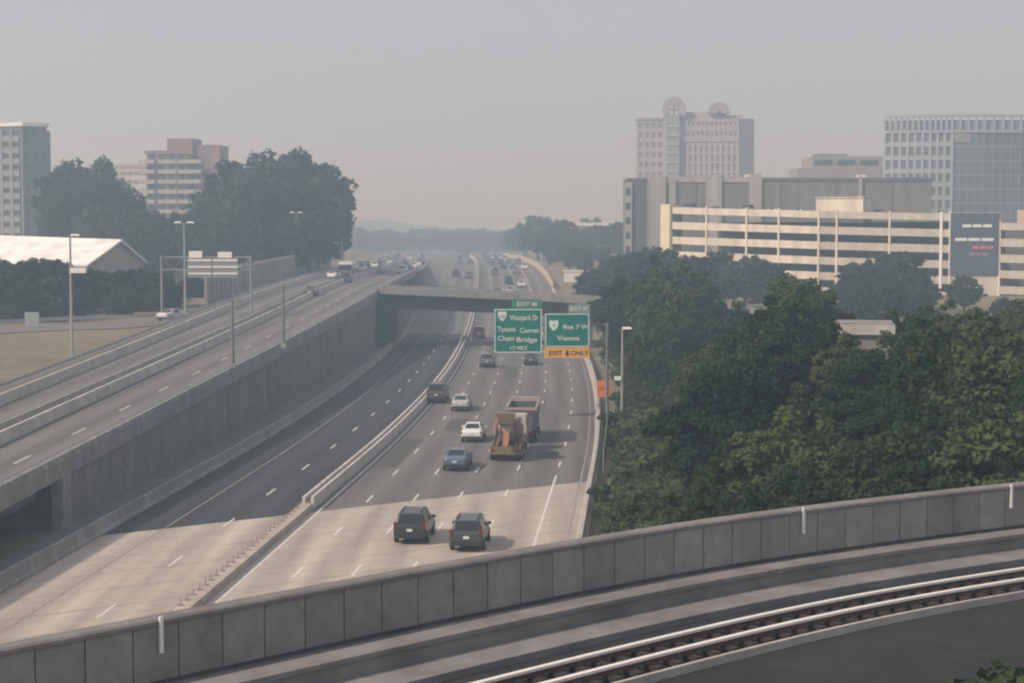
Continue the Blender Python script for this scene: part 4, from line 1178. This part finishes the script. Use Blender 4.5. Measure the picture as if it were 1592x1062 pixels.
# stations: y, z_bottom, z_mid, z_belt, z_top, w_low, w_mid, w_belt, w_top
CARS = {
 'sedan': (2.4, [(-2.4,.38,.58,.80,.86,.70,.80,.76,.60),(-2.28,.26,.58,.93,1.02,.80,.89,.84,.68),(-1.62,.22,.56,.96,1.08,.82,.91,.87,.72),(-.85,.20,.55,.96,1.44,.83,.92,.88,.58),(.35,.20,.55,.95,1.45,.83,.92,.88,.58),(1.2,.20,.55,.93,1.02,.83,.92,.86,.70),(2.1,.24,.55,.80,.86,.80,.89,.80,.62),(2.4,.36,.52,.64,.68,.70,.78,.70,.50)], 3, 2, 4),
 'suv': (2.4, [(-2.4,.45,.70,.98,1.04,.78,.86,.82,.70),(-2.3,.34,.70,1.08,1.16,.86,.95,.90,.78),(-2.0,.30,.68,1.10,1.74,.88,.96,.91,.66),(-.4,.30,.66,1.09,1.80,.88,.97,.92,.67),(.45,.30,.66,1.08,1.76,.88,.97,.92,.66),(1.15,.30,.66,1.07,1.16,.88,.97,.90,.76),(2.1,.34,.66,1.0,1.06,.85,.94,.84,.68),(2.4,.46,.62,.82,.86,.74,.82,.74,.55)], 2, 1, 4),
 'van': (2.6, [(-2.6,.45,.75,1.05,1.1,.80,.90,.86,.74),(-2.52,.34,.72,1.15,1.22,.90,.98,.94,.82),(-2.35,.30,.70,1.16,1.98,.90,.99,.95,.74),(-.4,.30,.68,1.15,2.02,.90,.99,.95,.75),(.9,.30,.68,1.13,1.96,.90,.99,.94,.73),(1.75,.30,.66,1.08,1.18,.88,.97,.90,.74),(2.4,.34,.64,.92,.98,.84,.92,.82,.62),(2.6,.46,.60,.74,.78,.74,.80,.72,.5)], 2, 1, 4),
}
def car_meshes(kind):
    half, S, i_back, _, i_front = CARS[kind]
    rings = []
    for y, z0_, zm, zb_, zt, wl0, wm, wb_, wt in S:
        rings.append([(wl0,y,z0_),(wm,y,zm),(wb_,y,zb_),(wt,y,zt),(-wt,y,zt),(-wb_,y,zb_),(-wm,y,zm),(-wl0,y,z0_)])
    body = MB().sweep(rings)
    def inset(q, k=.13, off=.018):
        q = [Vector(p_) for p_ in q]
        c = sum(q, Vector()) / len(q)
        n = (q[1]-q[0]).cross(q[2]-q[0]).normalized()
        if n.dot(c - Vector((0, c.y*.3, .8))) < 0: n = -n
        return [p_.lerp(c, k) + n*off for p_ in q], n
    def pane(q):
        q, n = inset(q)
        return MB().add(list(q) + [p_ - n*.03 for p_ in q], [(0,1,2,3),(7,6,5,4),(0,4,5,1),(1,5,6,2),(2,6,7,3),(3,7,4,0)])
    panes = [('rear_window', pane([rings[i_back-1][3], rings[i_back][3], rings[i_back][4], rings[i_back-1][4]])),
             ('windscreen', pane([rings[i_front][3], rings[i_front+1][3], rings[i_front+1][4], rings[i_front][4]]))]
    for i in range(i_back, i_front):
        for a_, b2 in ((2,3),(5,4)):
            panes.append(('side_window', pane([rings[i][a_], rings[i+1][a_], rings[i+1][b2], rings[i][b2]])))
    return body, panes, S, half
def car(kind, colour, loc, rz, label, group, name='car', cat='car'):
    o_ = empty(name, loc, rz, label, cat, group)
    body, panes, S, half = car_meshes(kind)
    bo = body.build('body', PAINT[colour], o_)
    bv = bo.modifiers.new('bevel', 'BEVEL'); bv.width = .05; bv.segments = 2; bv.limit_method = 'ANGLE'; bv.angle_limit = R(20)
    for nm, mb_ in panes: mb_.build(nm, M_carglass, o_)
    wr = .33 if kind == 'sedan' else .37
    ww = S[3][6]
    for sx_ in (-1, 1):
        for y in (-half*.60, half*.62):
            wh = MB().tube((sx_*(ww-.20), y, wr), (sx_*(ww+.015), y, wr), wr, n=16).build('wheel', M_dark, o_)
            MB().tube((sx_*(ww+.01), y, wr), (sx_*(ww+.03), y, wr), wr*.62, wr*.55, n=12).build('rim', M_rim, wh)
        zb_, wb_ = S[1][3], S[1][7]
        yb = S[1][0]
        zc = zb_ - .12 if kind == 'sedan' else zb_ - .02
        MB().box(min(sx_*(wb_-.15), sx_*(wb_+.02)), max(sx_*(wb_-.15), sx_*(wb_+.02)), yb-.10, yb+.2, zc-.12, zc+(.08 if kind=='sedan' else .22)).build('tail_light', M_red, o_)
        MB().box(sx_*.62-.16, sx_*.62+.16, half-.12, half+.0, .58, .72).build('headlight', M_clear, o_)
        MB().box(sx_*(S[4][7]+.02), sx_*(S[4][7]+.2), S[4][0]+.35, S[4][0]+.5, S[4][3]-.02, S[4][3]+.14).build('mirror', PAINT[colour], o_)
    MB().box(-S[0][6], S[0][6], S[0][0]-.05, S[0][0]+.06, S[0][1]-.06, S[0][1]+.16).build('bumper', M_black, o_)
    MB().box(-.16, .16, S[0][0]-.045, S[0][0]-.0, S[0][2]+.08, S[0][2]+.22).build('number_plate', M_signw, o_)
    if kind != 'sedan':
        for sx_ in (-1,1): MB().tube((sx_*.56, S[2][0]+.25, S[3][4]+.0), (sx_*.56, S[4][0]-.25, S[3][4]+.0), .03, n=6).build('roof_rail', M_black, o_)
    return o_
def on_road(px, py, z=0.0, f=med):
    p_ = P(px, py, z)
    return (p_.x, p_.y, z), heading(p_.y, f)
def put(kind, col, px, py, label, group='cars near the camera on the highway', name='car', cat='car'):
    p_ = P(px, py)
    D = p_.y + 2.3
    return car(kind, col, (p_.x + math.tan(-heading(D))*2.3, D, 0), heading(D), label, group, name, cat)
put('suv', 'black', 637, 847, 'dark sport utility car at left on the tan concrete, nearest pair', name='sport_utility_car')
put('suv', 'charcoal', 725, 859, 'charcoal sport utility car nearest to the guideway parapet', name='sport_utility_car')
put('sedan', 'blue', 707, 733, 'blue-grey saloon car beside the mixer truck')
put('sedan', 'white', 733, 688, 'white car just ahead of the blue-grey saloon')
put('sedan', 'silver', 715, 640, 'silver saloon car next to the brown van')
put('van', 'brown', 678, 627, 'dark brown van hugging the median barrier', name='van', cat='van')
put('suv', 'grey', 757, 572, 'grey car entering the shadow below the left green sign')
put('sedan', 'charcoal', 825, 568, 'dark car just below the gap between the green signs')
put('van', 'brown', 744, 527, 'dark van passing under the overpass beside the median', name='van', cat='van')

# concrete mixer truck
p = P(786, 718)
D = p.y
mt = empty('mixer_truck', (p.x, D, 0), heading(D+4), 'concrete mixer truck with orange and white striped drum', 'truck')
M_mixo = mat('mixer_orange', (.30,.14,.085), .5, .08, 2); M_mixw = mat('mixer_white', (.50,.43,.38), .5, .08, 2); M_chas = mat('truck_chassis', (.055,.052,.05), .7, .1, 3)
M_mixy = mat('truck_ochre', (.20,.155,.085), .6, .1, 2)
MB().box(-.45,.45,.3,8.8,.75,1.05).build('chassis', M_chas, mt)
MB().box(-1.2,1.2,.0,.25,.55,1.15).build('rear_bumper', M_mixy, mt)
for s_ in (-1,1):
    MB().box(s_*1.0-.14,s_*1.0+.14,-.03,-.001,.75,1.0).build('tail_light', M_red, mt)
    MB().box(s_*.95-.28,s_*.95+.28,.4,3.7,1.14,1.22).build('mudguard', M_mixy, mt)
    for y in (1.1, 2.45, 3.7, 7.6):
        wh = MB().tube((s_*.72,y,.52),(s_*1.24,y,.52),.52,n=18).build('wheel', M_dark, mt)
        MB().tube((s_*1.23,y,.52),(s_*1.26,y,.52),.28,.24,n=12).build('rim', M_rim, wh)
cab = MB().prism([(6.6,.75),(8.9,.75),(8.9,1.7),(8.5,2.9),(6.6,2.95)], -1.2, 1.2, 'x').build('cab', M_mixw, mt)
MB().prism([(8.55,2.75),(8.93,1.8),(8.95,1.8),(8.57,2.75)], -1.05, 1.05, 'x').build('windscreen', M_carglass, cab)
MB().box(-.8,.8,6.55,6.598,1.9,2.7).build('rear_window', M_carglass, cab)
for s_ in (-1,1): MB().box(s_*1.21-.02,s_*1.21+.02,7.0,8.3,1.9,2.65).build('side_window', M_carglass, cab)
prof = [(0.7,.62),(1.3,.86),(2.6,1.14),(4.0,1.2),(5.2,1.02),(6.2,.55)]
N = 28
def drum_ring(y, r, tilt=R(-13), cz_=2.15):
    c = Vector((0, y, cz_ + (3.5-y)*math.tan(-tilt)*1.0))
    nrm = Vector((0, math.cos(tilt), math.sin(tilt))); e1_ = Vector((1,0,0)); e2_ = nrm.cross(e1_)
    return [c + e1_*r*math.cos(2*math.pi*k/N) + e2_*r*math.sin(2*math.pi*k/N) for k in range(N)]
yy = np.linspace(.7, 6.2, 23)
rr3 = [drum_ring(y, float(np.interp(y, *zip(*prof)))) for y in yy]
drum = MB().sweep(rr3)
me = drum.mesh('drum'); me.materials.append(M_mixo); me.materials.append(M_mixw)
for pl in me.polygons:
    c = pl.center
    t = math.atan2(c.z - (2.15 + (3.5-c.y)*math.tan(R(13))), c.x) / (2*math.pi) * 4 + c.y*.35
    pl.material_index = int(math.floor(t)) % 2
    pl.use_smooth = True
link('drum', me, None, mt)
MB().hexa([(-.55,.15,2.9),(.55,.15,2.9),(.5,.9,2.7),(-.5,.9,2.7)],[(-.8,-.05,3.75),(.8,-.05,3.75),(.75,1.15,3.75),(-.75,1.15,3.75)]).build('hopper', M_mixy, mt)
MB().add([(-.3,.0,2.6),(-.22,.0,2.35),(.22,.0,2.35),(.3,.0,2.6),(-.28,-.75,1.55),(-.2,-.75,1.3),(.2,-.75,1.3),(.28,-.75,1.55)], [(0,1,5,4),(1,2,6,5),(2,3,7,6)]).build('chute', M_mixo, mt)
for s_ in (-1,1): MB().tube((s_*.95,.25,1.1),(s_*.6,.5,3.0),.07,n=6).tube((s_*.95,1.9,1.1),(s_*.5,.8,2.9),.07,n=6).build('drum_support', M_chas, mt)
MB().tube((1.0,.2,1.0),(1.0,.2,3.4),.03,n=6).tube((.65,.2,1.0),(.65,.2,3.4),.03,n=6).build('ladder_rail', M_chas, mt)
for k in range(6): MB().tube((.65,.2,1.3+k*.35),(1.0,.2,1.3+k*.35),.02,n=5).build('ladder_rung', M_chas, mt)

# grey dump truck ahead of the mixer
D = 142.2
bt = empty('dump_truck', (med(D)+11.55, D, 0), heading(D+4), 'grey dump truck with pale rim, ahead of the mixer truck', 'truck')
M_gt = mat('dump_body_grey', (.10,.105,.11), .6, .12, 2); M_pk = mat('dump_rim_pink', (.34,.28,.27), .6, .08, 2)
MB().box(-.45,.45,.2,8.2,.75,1.05).build('chassis', M_chas, bt)
body = MB().sweep([[(-1.2,y,1.15),(1.2,y,1.15),(1.25,y,3.0),(1.15,y,3.0),(1.1,y,1.3),(-1.1,y,1.3),(-1.15,y,3.0),(-1.25,y,3.0)] for y in (.1,5.8)]).build('tipper_body', M_gt, bt)
MB().box(-1.2,1.2,.0,.09,1.15,2.8).build('tailgate', M_gt, bt)
for k in range(4): MB().box(-1.05+k*.66,-.95+k*.66,-.06,-.001,1.2,2.75).build('tailgate_rib', M_chas, bt)
MB().box(-1.3,-1.14,.0,5.8,3.0,3.14).box(1.14,1.3,.0,5.8,3.0,3.14).box(-1.3,1.3,5.8,6.6,3.0,3.35).box(-1.3,1.3,-.06,.09,2.82,3.05).build('rim', M_pk, bt)
MB().box(-1.2,1.2,5.75,5.9,1.15,3.0).build('headboard', M_gt, bt)
cab = MB().prism([(6.1,.75),(8.3,.75),(8.3,1.7),(7.9,2.85),(6.1,2.9)], -1.18, 1.18, 'x').build('cab', PAINT['white'], bt)
for s_ in (-1,1):
    MB().box(s_*1.19-.02,s_*1.19+.02,6.6,7.7,1.85,2.6).build('side_window', M_carglass, cab)
    for y in (.9, 2.2, 7.1):
        wh = MB().tube((s_*.7,y,.52),(s_*1.22,y,.52),.52,n=16).build('wheel', M_dark, bt)
        MB().tube((s_*1.21,y,.52),(s_*1.24,y,.52),.28,.24,n=10).build('rim', M_rim, wh)
    MB().box(s_*.9-.14,s_*.9+.14,.02,.2,.8,1.0).build('tail_light', M_red, bt)

# distant traffic: one small mesh per kind and colour, shared
FAR = {}
def far_car(kind, col, X, D, z, rz, label, group):
    if (kind, col) not in FAR:
        body, panes, S, half = car_meshes(kind)
        m0 = MB(); m0.add(body.v, body.f); nb = len(body.f)
        for nm, mb_ in panes: m0.add(mb_.v, mb_.f)
        ng = len(m0.f)
        for sx_ in (-1,1):
            for y in (-half*.6, half*.62): m0.tube((sx_*.72,y,.35),(sx_*.96,y,.35),.35,n=10)
        me_ = m0.mesh('car')
        for m_ in (PAINT[col], M_carglass, M_dark): me_.materials.append(m_)
        for i, pl in enumerate(me_.polygons): pl.material_index = 0 if i < nb else (1 if i < ng else 2)
        FAR[(kind, col)] = me_
    o_ = link(kind if kind == 'van' else 'car', FAR[(kind, col)], loc=(X, D, z), rot=(0,0,rz))
    return tag(o_, label, 'van' if kind == 'van' else 'car', group)
cols = ['white','silver','grey','black','charcoal','white','blue','grey','silver']
kn = {'sedan':'saloon car','suv':'tall car','van':'van'}
taken = []
def far_lane(f, off, d0, d1, gap, zf, flip, where, group, dens=.8):
    D = d0 + rnd.uniform(0, gap)
    while D < d1:
        if rnd.random() < dens:
            kd, cl = rnd.choice(['sedan','suv','suv','van','sedan']), rnd.choice(cols)
            o2 = off(D) if callable(off) else off
            far_car(kd, cl, f(D)+o2, D, zf(D) if callable(zf) else zf, heading(D, f) + (math.pi if flip else 0), f'small {cl} {kn[kd]} {where}', group)
        D += gap * rnd.uniform(.7, 1.6)
for k, off in enumerate((4.8, 7.8, 10.7, 13.7)):
    far_lane(med, off, 330, 880, 30 + 8*k, hz, False, 'on the right carriageway beyond the overpass', 'distant cars beyond the overpass', .75)
for off in (-2.2, -5.6):
    far_lane(med, off, 420, 880, 90, hz, False, 'on the left carriageway beyond the overpass', 'distant cars on the left carriageway', .5)
for k in range(2):
    far_lane(XR, lambda D, k=k: -w2(D)*(.27 + .5*k), 345, 850, 24, zr, False, 'in the queue far along the raised road', 'queue of distant cars on the raised road', .8)
    far_lane(XR, lambda D, k=k: -w2(D)-2.8-3.2*k, 360, 850, 27, zr, True, 'on the far side of the raised road', 'distant cars across the raised road barrier', .85)
# bus, dark car and white car at the top of the raised road
for k in range(11):
    x_ = xe[0] + 3 + k*5.6 + rnd.uniform(-1,1)
    if xe[7] < x_ or rnd.random() < .25: continue
    q_ = Vector((ga.x, ga.y, 0)) + Matrix.Rotation(ang, 3, 'Z') @ Vector((x_, 5.2, 0))
    cl = rnd.choice(cols); kd = rnd.choice(['suv','van','sedan'])
    far_car(kd, cl, q_.x, q_.y, TOP-1.04+gz(x_), ang + (0 if k % 2 else math.pi), f'{cl} {kn[kd]} parked on the top deck of the garage', 'cars on the garage roof')
def raised(px, D, z=None): return ((px-796)/FPX*D, D, zr(D))
x_, y_, z_ = raised(540, 338)
bs = empty('bus', (x_, y_, z_), heading(338, XR)+math.pi, 'white-topped bus coming over the crest of the raised road', 'bus')
MB().box(-1.28,1.28,-5,5,.4,1.5).build('body', PAINT['grey'], bs)
MB().box(-1.24,1.24,-4.95,4.95,1.5,2.6).build('window_band', M_carglass, bs)
MB().box(-1.3,1.3,-5.02,5.02,2.6,3.15).build('roof', PAINT['white'], bs)
for s_ in (-1,1):
    MB().box(s_*.95-.16,s_*.95+.16,4.98,5.04,.6,.85).build('headlight', M_clear, bs)
    for y in (-3.2,3.0): MB().tube((s_*1.0,y,.48),(s_*1.31,y,.48),.48,n=14).build('wheel', M_dark, bs)
x_, y_, z_ = raised(538, 306)
o = car('suv', 'black', (x_, y_, z_), heading(306, XR)+math.pi, 'black car leading the bus over the crest of the raised road', 'vehicles at the crest of the raised road')
x_, y_, z_ = raised(519, 330)
o = car('sedan', 'white', (x_-.3, y_, z_), heading(330, XR)+math.pi, 'white car beside the bus on the raised road', 'vehicles at the crest of the raised road')
x_, y_, z_ = raised(484, 262)
o = car('sedan', 'brown', (x_, y_, z_), heading(262, XR), 'brown car alone on the raised road where the overpass joins', 'vehicles at the crest of the raised road')
p = P(268, 494, 6.9)
o = car('sedan', 'silver', (p.x, p.y, max(sh(p.x), ground_h(p.x, p.y))+.1), R(-22), 'silver car on the side street below the pale sign backs', None)

# ------------------------------------------------------------------ haze
hz = MB().box(-4300, 4300, -90, 6800, -2.5, 82).build('haze', None)
hz['kind'] = 'stuff'
m = bpy.data.materials.new('haze_air'); m.use_nodes = True
n, l = m.node_tree.nodes, m.node_tree.links
n.clear()
o_ = n.new('ShaderNodeOutputMaterial'); pv = n.new('ShaderNodeVolumePrincipled')
pv.inputs['Color'].default_value = (.62, .82, 1.0, 1)
pv.inputs['Absorption Color'].default_value = (1, 1, 1, 1)
pv.inputs['Density'].default_value = HAZE_DENSITY
pv.inputs['Anisotropy'].default_value = 0.5
l.new(pv.outputs[0], o_.inputs['Volume'])
hz.data.materials.append(m)
